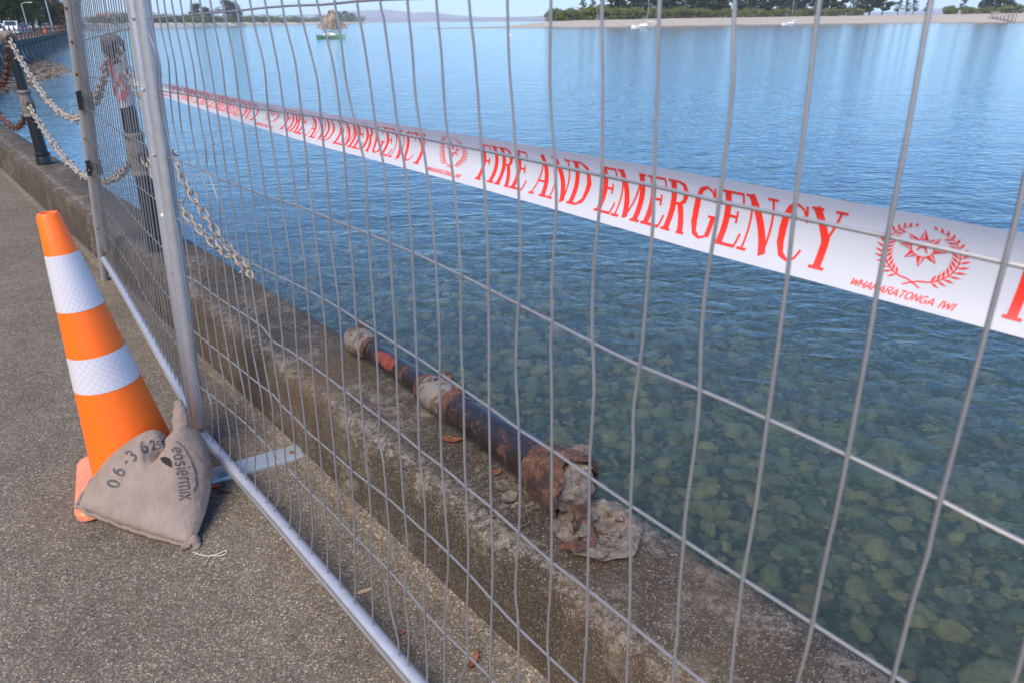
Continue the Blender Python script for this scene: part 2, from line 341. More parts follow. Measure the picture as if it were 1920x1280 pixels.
# ------------------------------------------------------------------ mesh helpers
class MB:
    def __init__(s): s.v = []; s.f = []; s.uv = {}; s.mi = []
    def add(s, vs, fs):
        o = len(s.v); s.v += [Vector(a) for a in vs]; s.f += [tuple(i + o for i in f) for f in fs]; return o
    def tube(s, pts, rad, sides=8, caps=True):
        pts = [Vector(p) for p in pts]; n = len(pts)
        rad = rad if isinstance(rad, (list, tuple)) else [rad] * n
        t0 = (pts[1] - pts[0]).normalized(); ref = Vector((0, 0, 1)) if abs(t0.z) < 0.9 else Vector((1, 0, 0))
        u = t0.cross(ref).normalized(); vs = []
        for i in range(n):
            t = (pts[min(i + 1, n - 1)] - pts[max(i - 1, 0)]).normalized()
            u = (u - t * u.dot(t)).normalized(); w = t.cross(u)
            for k in range(sides):
                a = 2 * math.pi * k / sides; vs.append(pts[i] + (u * math.cos(a) + w * math.sin(a)) * rad[i])
        fs = [(i * sides + k, i * sides + (k + 1) % sides, (i + 1) * sides + (k + 1) % sides, (i + 1) * sides + k) for i in range(n - 1) for k in range(sides)]
        if caps: fs += [tuple(range(sides))[::-1], tuple((n - 1) * sides + k for k in range(sides))]
        s.add(vs, fs); return s
    def lathe(s, prof, mat=None, sides=24, jit=0.0, seed=0):
        """profile [(r, h)] spun about local Z, then placed by mat"""
        mat = mat or Matrix(); r_ = random.Random(seed); vs = []
        for (r, h) in prof:
            for k in range(sides):
                a = 2 * math.pi * k / sides; rr = r * (1 + r_.uniform(-jit, jit)); vs.append(mat @ Vector((rr * math.cos(a), rr * math.sin(a), h)))
        n = len(prof)
        fs = [(i * sides + k, i * sides + (k + 1) % sides, (i + 1) * sides + (k + 1) % sides, (i + 1) * sides + k) for i in range(n - 1) for k in range(sides)]
        fs += [tuple(range(sides))[::-1], tuple((n - 1) * sides + k for k in range(sides))]
        s.add(vs, fs); return s
    def box(s, c, size, mat=None):
        mat = mat or Matrix(); x, y, z = [a / 2 for a in size]; c = Vector(c)
        vs = [mat @ (c + Vector((i * x, j * y, k * z))) for i in (-1, 1) for j in (-1, 1) for k in (-1, 1)]
        s.add(vs, [(0, 1, 3, 2), (4, 6, 7, 5), (0, 4, 5, 1), (2, 3, 7, 6), (0, 2, 6, 4), (1, 5, 7, 3)]); return s
    def blob(s, c, r, sub=1, jit=0.15, seed=0, mat=None):
        vs, fs = ico(sub); r_ = random.Random(seed); c = Vector(c); out = []
        for p in vs:
            k = 1 + jit * (noise.noise(p * 1.7 + Vector((seed * 3.1, 0, 0))) * 2); q = Vector((p.x * r[0], p.y * r[1], p.z * r[2])) * k
            out.append((mat @ (c + q)) if mat else c + q)
        s.add(out, fs); return s
_ICO = {}
def ico(sub):
    if sub in _ICO: return _ICO[sub]
    import bmesh
    bm = bmesh.new(); bmesh.ops.create_icosphere(bm, subdivisions=sub, radius=1)
    vs = [v.co.copy() for v in bm.verts]; fs = [tuple(v.index for v in f.verts) for f in bm.faces]; bm.free()
    _ICO[sub] = (vs, fs); return vs, fs
def mesh(name, mb, mat, smooth=True, off=Vector()):
    me = bpy.data.meshes.new(name); me.from_pydata([tuple(v - off) for v in mb.v], [], mb.f)
    for m in (mat if isinstance(mat, (list, tuple)) else [mat]): me.materials.append(m)
    if smooth: me.polygons.foreach_set('use_smooth', [True] * len(me.polygons))
    me.update(); return me
def sharp(me, deg=35):
    try: me.set_sharp_from_angle(angle=R(deg))
    except Exception: pass
def obj(name, mb, mat, parent=None, smooth=True, label=None, deg=35):
    off = Vector(parent['base']) if parent is not None and 'base' in parent else Vector()
    me = mesh(name, mb, mat, smooth, off); sharp(me, deg)
    o = bpy.data.objects.new(name, me); COL.objects.link(o)
    if parent is not None: o.parent = parent
    if label: o['label'] = label
    return o
def tag(o, label, cat, group=None):
    o['label'] = label; o['category'] = cat
    if group: o['group'] = group
    return o
BASES = []
def thing(name, label, cat, base=(0, 0, 0), group=None):
    o = bpy.data.objects.new(name, None); COL.objects.link(o); o.location = base; o['base'] = tuple(base); o.empty_display_size = 0.1
    BASES.append(o); return tag(o, label, cat, group)
def struct(name, mb, mat, smooth=True, kind='structure'):
    o = obj(name, mb, mat, None, smooth); o['kind'] = kind; return o
def inst(name, me, parent, loc, rot=None, scale=None):
    """a part that shares mesh data"""
    o = bpy.data.objects.new(name, me); COL.objects.link(o); o.parent = parent
    b = Vector(parent['base']) if 'base' in parent else Vector()
    o.location = Vector(loc) - b
    if rot is not None: o.rotation_mode = 'QUATERNION'; o.rotation_quaternion = rot
    if scale is not None: o.scale = scale
    return o
def top_mesh(name, mb, mat, base, label, cat, group=None, smooth=True):
    me = mesh(name, mb, mat, smooth, Vector(base)); sharp(me); o = bpy.data.objects.new(name, me); COL.objects.link(o); o.location = base
    return tag(o, label, cat, group)
def copy_tree(o, loc, rz=0.0, scale=None, label=None):
    c = o.copy(); COL.objects.link(c); c.location = loc; c.rotation_euler = (0, 0, rz)
    if scale: c.scale = (scale[0], scale[1], scale[2]) if isinstance(scale, (tuple, list)) else (scale,) * 3
    if label: c['label'] = label
    for ch in list(o.children):
        k = ch.copy(); COL.objects.link(k); k.parent = c
        for g in list(ch.children):
            h = g.copy(); COL.objects.link(h); h.parent = k
    return c
def crom(pts, sub=4):
    out = []
    n = len(pts)
    for i in range(n - 1):
        p0, p1, p2, p3 = pts[max(i - 1, 0)], pts[i], pts[i + 1], pts[min(i + 2, n - 1)]
        for k in range(sub):
            t = k / sub; out.append(0.5 * ((2 * p1) + (p2 - p0) * t + (2 * p0 - 5 * p1 + 4 * p2 - p3) * t * t + (3 * p1 - p0 - 3 * p2 + p3) * t ** 3))
    out.append(pts[-1]); return out

# ================================================================== THE SETTING
# --- water, sea bed
def grid_sheet(avals, nvals, zf, nf=None):
    mb = MB(); vs = [P(a, (nf(a, n) if nf else n), zf(a, n)) for a in avals for n in nvals]; w = len(nvals)
    mb.add(vs, [(i * w + j, i * w + j + 1, (i + 1) * w + j + 1, (i + 1) * w + j) for i in range(len(avals) - 1) for j in range(w - 1)]); return mb
mb = MB(); L = 14000
mb.box((0, 6700, (WATER_Z - 9.2) / 2), (2 * L, 14600, 9.2 + WATER_Z))
struct('water', mb, M['water'], False)
def bed_z(a, n):
    k = n - 1.1
    z = -2.0 - 0.11 * max(k, 0) - 0.006 * max(k, 0) ** 2
    return max(z, -8.0) + 0.05 * noise.noise(Vector((a * 0.9, n * 0.9, 0)))
av = [-9000, -600, -60, -12] + [-6 + 0.5 * i for i in range(50)] + [24, 40, 80, 200, 1000, 9000]
nv = [0.95] + [1.1 + 0.4 * i for i in range(30)] + [16, 24, 50, 200, 1000, 9000]
bed = struct('seabed', grid_sheet(av, nv, bed_z), M['seabed'])
bed['base'] = (0, 0, 0)
# stones lying on the sea bed under the wall: the nearest as objects, the rest in one mass
stone_me = []
for k in range(7):
    b_ = MB(); b_.blob((0, 0, 0), (1, 0.72 + 0.05 * (k % 3), 0.42 + 0.05 * (k % 4)), 3, 0.14, 11 + k); stone_me.append(mesh('stone', b_, M['stone']))
cand = []
for i in range(15000):
    n = 1.16 + 11.5 * rnd.random() ** 1.7; a = -2.6 + 13.0 * rnd.random()
    s = 0.026 + 0.075 * rnd.random() ** 2.2 + (0.09 * rnd.random() if rnd.random() < 0.03 else 0)
    cand.append((a, n, s))
placed = []; cells = {}
cand.sort(key=lambda c: -c[2])
for a, n, s in cand:
    key = (int(a / 0.25), int(n / 0.25)); ok = True
    for i in (-1, 0, 1):
        for j in (-1, 0, 1):
            for (a2, n2, s2) in cells.get((key[0] + i, key[1] + j), ()):
                if (a - a2) ** 2 + (n - n2) ** 2 < (0.60 * (s + s2)) ** 2: ok = False; break
    if ok: cells.setdefault(key, []).append((a, n, s)); placed.append((a, n, s))
hero = [(1690, 1195, 0.115, 0.78), (1395, 1047, 0.075, 0.70), (1790, 1160, 0.075, 0.95), (1615, 1160, 0.06, 0.92), (1870, 1260, 0.15, 0.35), (1705, 1250, 0.045, 0.85), (1800, 1125, 0.07, 0.62), (1235, 935, 0.07, 0.45), (1330, 975, 0.06, 0.6), (1755, 1255, 0.06, 0.5)]
def stone_obj(a, n, s, i, flat=1.0):
    o = inst('stone', stone_me[i % 7], bed, P(a, n, bed_z(a, n) + 0.25 * s), None, (s * 1.15, s, s * flat))
    o.rotation_euler = (rnd.uniform(-.3, .3), rnd.uniform(-.3, .3), rnd.uniform(0, 6.28)); return o
hp = []
for i, (x, y, s, tone) in enumerate(hero):
    s *= 1.25; q = at_z(x, y, -1.95); a, n = q.dot(DA), q.dot(DN); n = max(n, 1.16 + s)
    stone_obj(a, n, s, i); hp.append((a, n, s))
placed = [c for c in placed if all((c[0] - h[0]) ** 2 + (c[1] - h[1]) ** 2 > (0.75 * (c[2] + h[2])) ** 2 for h in hp)]
def dkey(c):
    d = (P(c[0], c[1], -2) - C0).length; return -c[2] / d if -0.9 < c[0] < 3.2 else 1
placed.sort(key=dkey)
for i, c in enumerate(placed[:285]): stone_obj(c[0], c[1], c[2], i)
smb = MB(); tones = []
iv, if_ = ico(2)
for i, (a, n, s) in enumerate(placed[285:]):
    q = P(a, n, bed_z(a, n) + 0.2 * s); rz = rnd.uniform(0, 6.28); m3 = Matrix.Rotation(rz, 3, 'Z'); fl = rnd.uniform(.5, .75)
    smb.add([q + m3 @ Vector((p.x * s * 1.2, p.y * s * .85, p.z * s * fl)) for p in iv], if_); tones += [rnd.random()] * len(iv)
so_ = obj('stone_bed', smb, M['stone'], bed); so_['kind'] = 'stuff'
at_ = so_.data.attributes.new('tone', 'FLOAT', 'POINT'); at_.data.foreach_set('value', tones)

# --- pavement, road
pa = [-7, -3, 0, 3, 6, 9, 12, 15] + [18 + 3 * i for i in range(50)]
pv = struct('pavement', grid_sheet(pa, [-4.2, -1, 0], lambda a, n: 0.0, lambda a, n: nbase(a) + 0.03 + n), M['pavement'])
struct('road', grid_sheet(pa, [-14, -4.2], lambda a, n: -0.004, lambda a, n: nbase(a) + 0.03 + n), M['road'])
def cliff_z(a, n): return -0.01 + max(0, -n - 14) * 0.75 + 1.2 * noise.noise(Vector((a * .07, n * .1, 3)))
struct('hillside', grid_sheet([-8 + 6 * i for i in range(32)], [-14, -15, -18, -22, -27, -34, -45, -70], lambda a, n: max(cliff_z(a, n), -0.01) if n < -14 else -0.01, lambda a, n: nbase(a) + 0.03 + n), M['hill_green'])

# --- sea wall
sw = thing('seawall', 'low weathered concrete seawall running along the pavement edge above the water', 'wall', P(0, 0.95, 0))
def wall_section(avals, prof):
    mb = MB(); w = 0
    for i, a in enumerate(avals):
        pr = prof(a); w = len(pr); mb.v += [P(a, n, z) for n, z in pr]
    mb.f = [(i * w + j, i * w + (j + 1) % w, (i + 1) * w + (j + 1) % w, (i + 1) * w + j) for i in range(len(avals) - 1) for j in range(w)]
    mb.f += [tuple(range(w))[::-1], tuple((len(avals) - 1) * w + j for j in range(w))]; return mb
def near_prof(a):
    f, w, b = nfront(a), nwater(a), nbase(a)
    r = 0.006 * noise.noise(Vector((a * 2.3, 0, 0))); e = 0.012 * noise.noise(Vector((a * 7, 4, 0))) + 0.006 * noise.noise(Vector((a * 23, 4, 0)))
    h = 0.008 * noise.noise(Vector((a * 9, 9, 0)))
    t = WALL_TOP
    return [(b, -0.3), (b, -0.002), (f + r, t - 0.045), (f + 0.008 + r, t - 0.018 + h), (f + 0.03 + h, t - 0.004), (f + 0.07, t), (w - 0.05, t), (w - 0.018 + e, t - 0.006), (w - 0.004 + e, t - 0.02), (w + e, t - 0.05), (w + 0.06, -2.6), (b, -2.6)]
wa = []
a = -6.0
while a < 18: wa.append(a); a += 0.05 if -0.6 < a < 6 else 0.25
obj('wall_body', wall_section(wa, near_prof), M['concrete'], sw, deg=60)
def far_prof(a):
    f, w, b = nfront(a), nwater(a), nbase(a); t = WALL_TOP
    return [(b, -0.3), (b, -0.002), (f, t - 0.04), (f + 0.03, t), (w + 0.02, t), (w + 0.06, t - 0.03), (w + 0.06, -0.12), (w - 0.02, -0.16), (w + 0.0, -0.7), (w + 0.12, -1.1), (w + 0.5, -1.45), (w + 1.3, -1.75), (w + 1.3, -2.6), (b, -2.6)]
fa = [18 + 1.5 * i for i in range(93)]
M['algae_concrete'] = simple('algae_concrete', (0.035, 0.032, 0.026), 0.9, var=0.5, scale=1.2, bmp=0.3)
obj('wall_body', wall_section(fa, far_prof), M['algae_concrete'], sw, deg=60)
# ribs down the water face of the far wall
rb = MB()
prof = [(0.0, -0.16), (0.10, -0.2), (0.13, -0.7), (0.26, -1.06), (0.64, -1.36), (1.46, -1.66), (1.46, -2.2), (0.0, -2.2)]
rb.add([DN * n + DA * s * 0.11 + Vector((0, 0, z)) for s in (-1, 1) for n, z in prof], [tuple(range(8)), tuple(range(15, 7, -1))] + [(j, 8 + j, 8 + (j + 1) % 8, (j + 1) % 8) for j in range(8)])
M['rib'] = simple('rib', (0.34, 0.30, 0.25), 0.9, var=0.4, scale=1.5, bmp=0.3)
rib_me = mesh('rib', rb, M['rib'], False)
a = 48.0
while a < 154: inst('rib', rib_me, sw, P(a, nwater(a) - 0.02, 0)); a += 3.35
# mortar fillet where the wall meets the pavement
mb = MB(); vs = []
for a in wa:
    b = nbase(a); wob = 0.012 * noise.noise(Vector((a * 3.1, 7, 0))) + 0.006 * noise.noise(Vector((a * 14, 7, 0)))
    vs += [P(a, b - 0.038 + wob, 0.001), P(a, b - 0.02, 0.007), P(a, b + 0.006, 0.012)]
mb.add(vs, [(3 * i + j, 3 * i + j + 1, 3 * i + 4 + j, 3 * i + 3 + j) for i in range(len(wa) - 1) for j in (0, 1)])
obj('mortar_fillet', mb, M['mortar'], sw)
# broken socket of the toppled bollard: ring of pale crumbling concrete with a hollow
SOCK = at_z(1122, 998, WALL_TOP)
mb = MB(); rings = [(0.0, -0.012), (0.035, -0.010), (0.058, -0.006), (0.066, 0.006), (0.078, 0.011), (0.095, 0.006), (0.108, 0.0008)]
for ri, (r, z) in enumerate(rings):
    for k in range(40):
        t = 2 * math.pi * k / 40; nn = noise.noise(Vector((math.cos(t) * 2, math.sin(t) * 2, ri * .7)))
        rr = r * (1 + 0.22 * nn); mb.v.append(SOCK + Vector((math.cos(t) * rr, math.sin(t) * rr, 0.0135 + z + (0.006 * noise.noise(Vector((math.cos(t) * 5, math.sin(t) * 5, ri))) if 0 < ri < 6 else 0))))
mb.f = [(i * 40 + k, i * 40 + (k + 1) % 40, (i + 1) * 40 + (k + 1) % 40, (i + 1) * 40 + k) for i in range(6) for k in range(40)]
obj('broken_socket', mb, M['rubble'], sw)

# --- stony beach at the foot of the far wall
def beach_z(a, n): return -1.25 - 0.11 * n + 0.12 * noise.noise(Vector((a * .5, n * .7, 1)))
struct('beach', grid_sheet([40 + 1.0 * i for i in range(46)], [0.3 + 0.6 * i for i in range(12)], beach_z, lambda a, n: nwater(a) + n * min(1, max(0.25, 1 - abs(a - 60) / 26))), M['rock'])
smb = MB(); tones = []
for i in range(2200):
    a = rnd.uniform(44, 82); k = min(1, max(0.25, 1 - abs(a - 60) / 26)); n = rnd.uniform(0.6, 6.2); s = rnd.uniform(.06, .17)
    q = P(a, nwater(a) + n * k, beach_z(a, n) + s * .2); m3 = Matrix.Rotation(rnd.uniform(0, 6), 3, 'Z')
    smb.add([q + m3 @ Vector((p.x * s * 1.2, p.y * s, p.z * s * .6)) for p in iv], if_)
M['beach_rock'] = simple('beach_rock', (0.13, 0.105, 0.075), 0.95, var=0.7, scale=2.5)
struct('beach_rocks', smb, M['beach_rock'], kind='stuff')

# ================================================================== FENCE PANELS
FA = R(40.98); FD = Vector((-math.sin(FA), math.cos(FA), 0)); FN = Vector((math.cos(FA), math.sin(FA), 0))
LEAN = R(3.12); FU = Vector((0, 0, math.cos(LEAN))) + FN * math.sin(LEAN)      # the panel leans towards the water
FNORM = FD.cross(FU); FNORM = FNORM if FNORM.dot(FN) > 0 else -FNORM
FP = C0 + FNORM * 0.599
def fp(x, y): return on_plane(x, y, FP, FNORM)
def fuv(q): d = q - C0; return d.dot(FD), d.dot(FU)
def fpt(u, v): return C0 + FNORM * 0.599 + FD * u + FU * v
TOPV = 0.66
T1 = lambda L: [(240 + x / 4, y / 4) for x, y in L]
T2 = lambda L: [(720 + x / 4, y / 4) for x, y in L]
T3 = lambda L: [(240 + x / 4, 320 + y / 4) for x, y in L]
T4 = lambda L: [(720 + x / 4, 320 + y / 4) for x, y in L]
T5 = lambda L: [(1200 + x / 4, 320 + y / 4) for x, y in L]
T6 = lambda L: [(240 + x / 4, 640 + y / 4) for x, y in L]
T7 = lambda L: [(720 + x / 4, 640 + y / 4) for x, y in L]
T8 = lambda L: [(1200 + x / 4, 640 + y / 4) for x, y in L]
B1 = lambda L: [(480 + x / 4, 960 + y / 4) for x, y in L]
B2 = lambda L: [(960 + x / 4, 960 + y / 4) for x, y in L]
B3 = lambda L: [(1440 + x / 4, 960 + y / 4) for x, y in L]
VW = [
 [(272, 40)] + T1([(205, 400), (225, 690), (262, 1000)]) + T3([(305, 0), (345, 300), (385, 520), (430, 810), (465, 1060)]) + T6([(500, 150), (540, 380), (565, 520), (570, 690)]),
 T1([(140, 0), (190, 270), (240, 480), (250, 690), (280, 920)]) + T3([(352, 0), (400, 330), (450, 640)]) + T6([(548, 0), (580, 220), (600, 380), (630, 500), (632, 765)]),
 T1([(215, 0), (260, 270), (305, 480), (315, 697), (340, 930), (370, 1080)]) + T3([(410, 0), (455, 300), (520, 640)]) + T6([(605, 0), (640, 220), (665, 450), (685, 700), (695, 835)]),
 T1([(268, 0), (310, 270), (352, 480), (375, 710), (398, 950), (430, 1100)]) + T3([(475, 0), (540, 280), (585, 650), (615, 900)]) + T6([(668, 0), (690, 150), (722, 300), (735, 500), (765, 720), (762, 915)]),
 T1([(325, 0), (375, 270), (425, 520), (448, 725), (470, 930), (500, 1100)]) + T3([(540, 0), (600, 190), (620, 330), (650, 600), (675, 930)]) + T6([(735, 0), (765, 170), (800, 400), (815, 620), (843, 830), (838, 970)]),
 T1([(390, 0), (430, 220), (490, 500), (518, 738), (550, 950), (580, 1100)]) + T3([(597, 0), (650, 150), (680, 260), (700, 500), (755, 980)]) + T6([(800, 0), (830, 180), (880, 430), (888, 700), (890, 880), (880, 1050)]),
 T1([(470, 0), (500, 250), (550, 530), (585, 745), (615, 950), (640, 1100)]) + T3([(662, 0), (700, 200), (765, 600), (800, 830)]) + T6([(865, 0), (895, 200), (930, 480), (958, 700), (952, 960), (962, 1140)]),
 T1([(538, 0), (580, 270), (625, 540), (658, 757), (695, 1000)]) + T3([(735, 0), (752, 95), (830, 600), (870, 860)]) + T6([(925, 0), (960, 200), (1000, 400), (1020, 600), (1040, 850), (1065, 1080), (1030, 1230)]),
 T1([(615, 0), (670, 290), (705, 480), (740, 775), (780, 1020)]) + T3([(820, 0), (840, 125), (905, 620), (935, 900)]) + T6([(995, 0), (1035, 230), (1085, 500), (1095, 750), (1115, 1000), (1135, 1150), (1090, 1270)]),
 T1([(705, 0), (755, 250), (800, 480), (838, 797), (870, 1000)]) + T3([(908, 0), (930, 162), (990, 600), (1020, 880)]) + T6([(1075, 0), (1110, 250), (1150, 530), (1175, 800), (1190, 1000), (1225, 1220)]) + B1([(245, 135)]),
 T1([(805, 0), (850, 270), (900, 560), (938, 808), (975, 1080)]) + T3([(1005, 0), (1030, 197), (1090, 620), (1120, 860)]) + T6([(1160, 0), (1195, 300), (1240, 650), (1265, 1000)]) + B1([(335, 0), (330, 120), (303, 248)]),
 T1([(912, 0), (965, 260), (1022, 500), (1050, 825), (1080, 1060)]) + T3([(1115, 0), (1150, 230), (1210, 600), (1240, 900)]) + T6([(1262, 0), (1290, 300), (1330, 650), (1355, 950)]) + B1([(420, 0), (425, 150), (410, 330)]),
 T1([(1025, 0), (1075, 250), (1130, 540), (1170, 842), (1200, 1060)]) + T3([(1235, 0), (1268, 270), (1320, 620), (1345, 900)]) + T6([(1370, 0), (1400, 400), (1440, 800)]) + B1([(518, 0), (535, 200), (535, 455)]),
 T1([(1150, 0), (1195, 230), (1255, 470), (1302, 862), (1325, 1060)]) + T3([(1350, 0), (1350, 110), (1387, 322), (1420, 600), (1460, 970)]) + T6([(1485, 0), (1500, 350), (1545, 800)]) + B1([(622, 0), (630, 250), (632, 580)]),
 T1([(1278, 0), (1330, 240), (1420, 600), (1446, 883), (1465, 1080)]) + T3([(1487, 0), (1515, 370), (1525, 560), (1575, 950)]) + T6([(1600, 0), (1620, 350), (1665, 850)]) + B1([(735, 0), (742, 250), (745, 550), (735, 705)]),
 T1([(1415, 0), (1480, 240), (1550, 540), (1597, 908), (1615, 1080)]) + T3([(1632, 0), (1655, 430), (1685, 700), (1710, 1100)]) + T6([(1725, 0), (1750, 450), (1800, 1000)]) + B1([(862, 0), (868, 150), (857, 350), (875, 650), (873, 825)]),
 T1([(1548, 0), (1590, 240), (1640, 640), (1710, 942), (1750, 1120)]) + T3([(1782, 0), (1803, 485), (1830, 850)]) + T6([(1860, 0), (1880, 420), (1885, 600), (1880, 740), (1915, 900)]) + B1([(988, 0), (1005, 230), (988, 440), (1005, 700), (1065, 950), (1070, 1075)]),
 T1([(1715, 0), (1765, 290), (1815, 620), (1863, 972)]) + T4([(5, 0), (30, 300), (45, 550)]) + T7([(85, 0), (100, 400), (115, 720), (140, 1100)]) + B1([(1115, 0), (1138, 300), (1118, 600), (1145, 900), (1137, 1140)]),
 T1([(1890, 0)]) + T2([(0, 150), (55, 560), (110, 1005)]) + T4([(160, 0), (195, 350), (212, 625)]) + T7([(240, 0), (255, 400), (265, 820), (295, 1100)]) + B1([(1270, 0), (1270, 400), (1258, 650), (1275, 950), (1285, 1290)]),
 T2([(175, 0), (210, 350), (235, 700), (285, 1045)]) + T4([(320, 0), (360, 350), (390, 705)]) + T7([(418, 0), (418, 300), (428, 800), (440, 1000)]) + B1([(1420, 0), (1440, 250), (1440, 450), (1420, 700), (1412, 1280), (1408, 1450)]),
 T2([(392, 0), (430, 400), (455, 800), (487, 1085)]) + T4([(512, 0), (545, 300), (570, 650), (578, 795)]) + T7([(577, 0), (597, 400), (605, 900)]) + B1([(1585, 0), (1592, 400), (1580, 800), (1585, 1090), (1530, 1280), (1500, 1560)]),
 T2([(637, 0), (675, 350), (710, 800), (733, 1133)]) + T4([(745, 0), (765, 300), (778, 600), (782, 895)]) + T7([(787, 0), (787, 400), (795, 900)]) + B1([(1765, 0), (1775, 400), (1765, 800), (1755, 1280), (1740, 1800)]),
 T2([(925, 0), (940, 500), (965, 800), (993, 1188)]) + T4([(1003, 0), (1015, 300), (1025, 600), (1015, 850), (1007, 1015)]) + T7([(993, 0), (990, 280), (1012, 700)]) + B2([(58, 0), (30, 450), (28, 650), (45, 800), (50, 1280), (45, 2050)]),
 T2([(1253, 0), (1245, 400), (1250, 780), (1283, 1250)]) + T4([(1292, 300), (1270, 650), (1258, 900), (1262, 1150)]) + T7([(1250, 0), (1258, 400), (1258, 850)]) + B2([(297, 0), (292, 500), (265, 950), (278, 1280), (275, 2350)]),
 T2([(1635, 0), (1640, 500), (1640, 900)]) + T4([(1635, 45), (1605, 400), (1570, 800), (1562, 1150)]) + T7([(1565, 25), (1575, 380), (1545, 850)]) + B2([(578, 0), (567, 560), (557, 1000), (540, 1280), (500, 2700)]),
 [(1237, 0), (1232, 187), (1226, 349)] + T5([(95, 430), (60, 800), (20, 1280)]) + T7([(1918, 170), (1870, 530), (1870, 800)]) + B2([(888, 0), (888, 500), (875, 950), (858, 1280), (770, 3300)]),
 [(1378, 0), (1374, 165), (1350, 370)] + T5([(545, 550), (490, 900), (458, 1280)]) + T8([(448, 378), (410, 800)]) + B2([(1303, 0), (1285, 250), (1255, 600), (1235, 1000), (1205, 1280), (1020, 4000)]),
 [(1537, 0), (1519, 150), (1489, 400)] + T5([(1110, 750), (1040, 1280)]) + T8([(955, 597)]) + B2([(1820, 0), (1730, 500), (1690, 850), (1640, 1280), (1300, 5200)]),
 [(1746, 0), (1706, 225), (1664, 446)] + T5([(1760, 1000), (1715, 1280)]) + T8([(1553, 870)]) + B3([(510, 0), (430, 350), (340, 800), (290, 1030), (220, 1280)]),
 [(1985, 60), (1920, 345), (1888, 476)] + [(1762, 941)] + B3([(1200, 300), (1100, 620), (1000, 1000), (930, 1280)]),
 [(2165, 250), (2080, 600), (1990, 960), (1920, 1215), (1900, 1280)],
]
HW = [
 [(260, 36), (300, 32.5), (340, 30), (380, 25.5), (430, 22), (480, 16), (540, 11), (600, 9), (650, 4), (700, 0)],
 [(278, 168), (340, 177), (400, 188), (450, 200), (500, 206.5), (565, 215.5), (639, 227), (706, 243), (791, 261), (903, 283), (1041, 312.5), (1129, 331), (1226, 351), (1349, 380), (1489, 409), (1664, 446), (1880, 494)],
 [(298, 291), (340, 305), (376, 320), (408, 335.5), (450, 351), (497, 369), (557, 387.5), (619, 412.5), (691, 441), (773, 476), (864, 519), (972, 574), (1035, 607), (1111, 646), (1202, 690), (1312, 734), (1439, 789), (1588, 857), (1762, 941), (1920, 1022)],
 [(315, 403), (330, 411), (358, 425), (400, 447), (432, 468), (468, 494), (520, 519), (577, 547), (635, 580), (668, 602), (700, 622), (780, 672), (865, 731), (917, 767), (972, 808), (1035, 848), (1105, 898), (1180, 950), (1280, 1016), (1390, 1088), (1520, 1172), (1670, 1268)],
 [(331, 510), (342, 517), (365, 528), (397, 552), (430, 575), (455, 590), (490, 615), (508, 640), (530, 652), (560, 672), (615, 711), (680, 762), (750, 815), (787, 847), (830, 879), (870, 914), (920, 955), (975, 1005), (1032, 1056), (1102, 1110), (1180, 1173), (1265, 1242)],
 [(347, 611), (360, 621), (395, 650), (430, 678), (465, 706), (490, 726), (510, 741), (525, 760), (550, 784), (580, 815), (600, 832), (630, 858), (660, 885), (690, 908), (720, 931), (752, 960), (785, 991), (800, 1003), (840, 1041), (877, 1078), (920, 1127), (970, 1180), (1030, 1237)],
 [(360, 715), (390, 738), (424, 765), (461, 797), (480, 817), (500, 837), (517, 859), (535, 876), (560, 904), (582, 927), (615, 957), (637, 981), (665, 1009), (695, 1039), (727, 1071), (759, 1107), (795, 1150), (832, 1190), (876, 1232)],
]
fence = thing('temporary_fence', 'near galvanised wire mesh fence panel crossing most of the view', 'fence', P(1.0, 0.52, 0), 'temporary fence panels')
NEAR_END = -0.16
for tr in VW:
    uv = [fuv(fp(x, y)) for x, y in tr]
    du = (uv[0][0] - uv[2][0]) / max(1e-3, uv[0][1] - uv[2][1])
    v0 = uv[0][1]; k = max(1, int((TOPV - v0) / .12)); u0 = uv[0][0]
    uv = [(u0 + du * 0.6 * (TOPV - v0) * (k - j) / k, v0 + (TOPV - v0) * (k - j) / k) for j in range(k)] + uv
    while uv[-1][1] > -1.28:
        sl2 = (uv[-1][0] - uv[-2][0]) / (uv[-1][1] - uv[-2][1]); dv = min(.08, uv[-1][1] + 1.30); uv.append((uv[-1][0] - dv * max(-.05, min(.05, sl2)), uv[-1][1] - dv))
    pts = crom([fpt(u, v) for u, v in uv], 3)
    obj('vertical_wire', MB().tube(pts, 0.0021, 6), M['wire'], fence)
hv = []
for tr in HW:
    uv = [fuv(fp(x, y)) for x, y in tr]; hv.append(uv[-1][1])
    while uv[-1][0] > NEAR_END + 0.12: uv.append((uv[-1][0] - 0.12, uv[-1][1] + rnd.uniform(-.002, .002)))
    uv.append((NEAR_END, uv[-1][1]))
    obj('horizontal_wire', MB().tube(crom([fpt(u, v) + FNORM * 0.0042 for u, v in uv], 2), 0.0022, 6), M['wire'], fence)
for v in (0.25, 0.44):
    uv = [(2.3 - 0.2 * k, v + rnd.uniform(-.004, .004)) for k in range(12)] + [(NEAR_END, v)]
    obj('horizontal_wire', MB().tube([fpt(*q) + FNORM * 0.0042 for q in uv], 0.0022, 6), M['wire'], fence)
post = [fuv(fp(x, y)) for x, y in [(267, 0), (312, 320), (354, 640), (374, 790)]]
top = (post[0][0] - 0.05, TOPV); low = (post[3][0] + 0.012, -1.375)
PR = 0.0205
obj('post', MB().tube([fpt(*low)] + [fpt(*q) for q in post[::-1]] + [fpt(*top)], PR, 16), M['galv'], fence)
obj('post', MB().tube([fpt(NEAR_END, -1.375), fpt(NEAR_END, TOPV)], PR, 16), M['galv'], fence)
rl = [fuv(fp(x, y)) for x, y in [(378, 815), (503, 962), (566, 1028), (622, 1091), (680, 1156), (737, 1224), (793, 1280)]]
vr = sum(q[1] for q in rl) / len(rl)
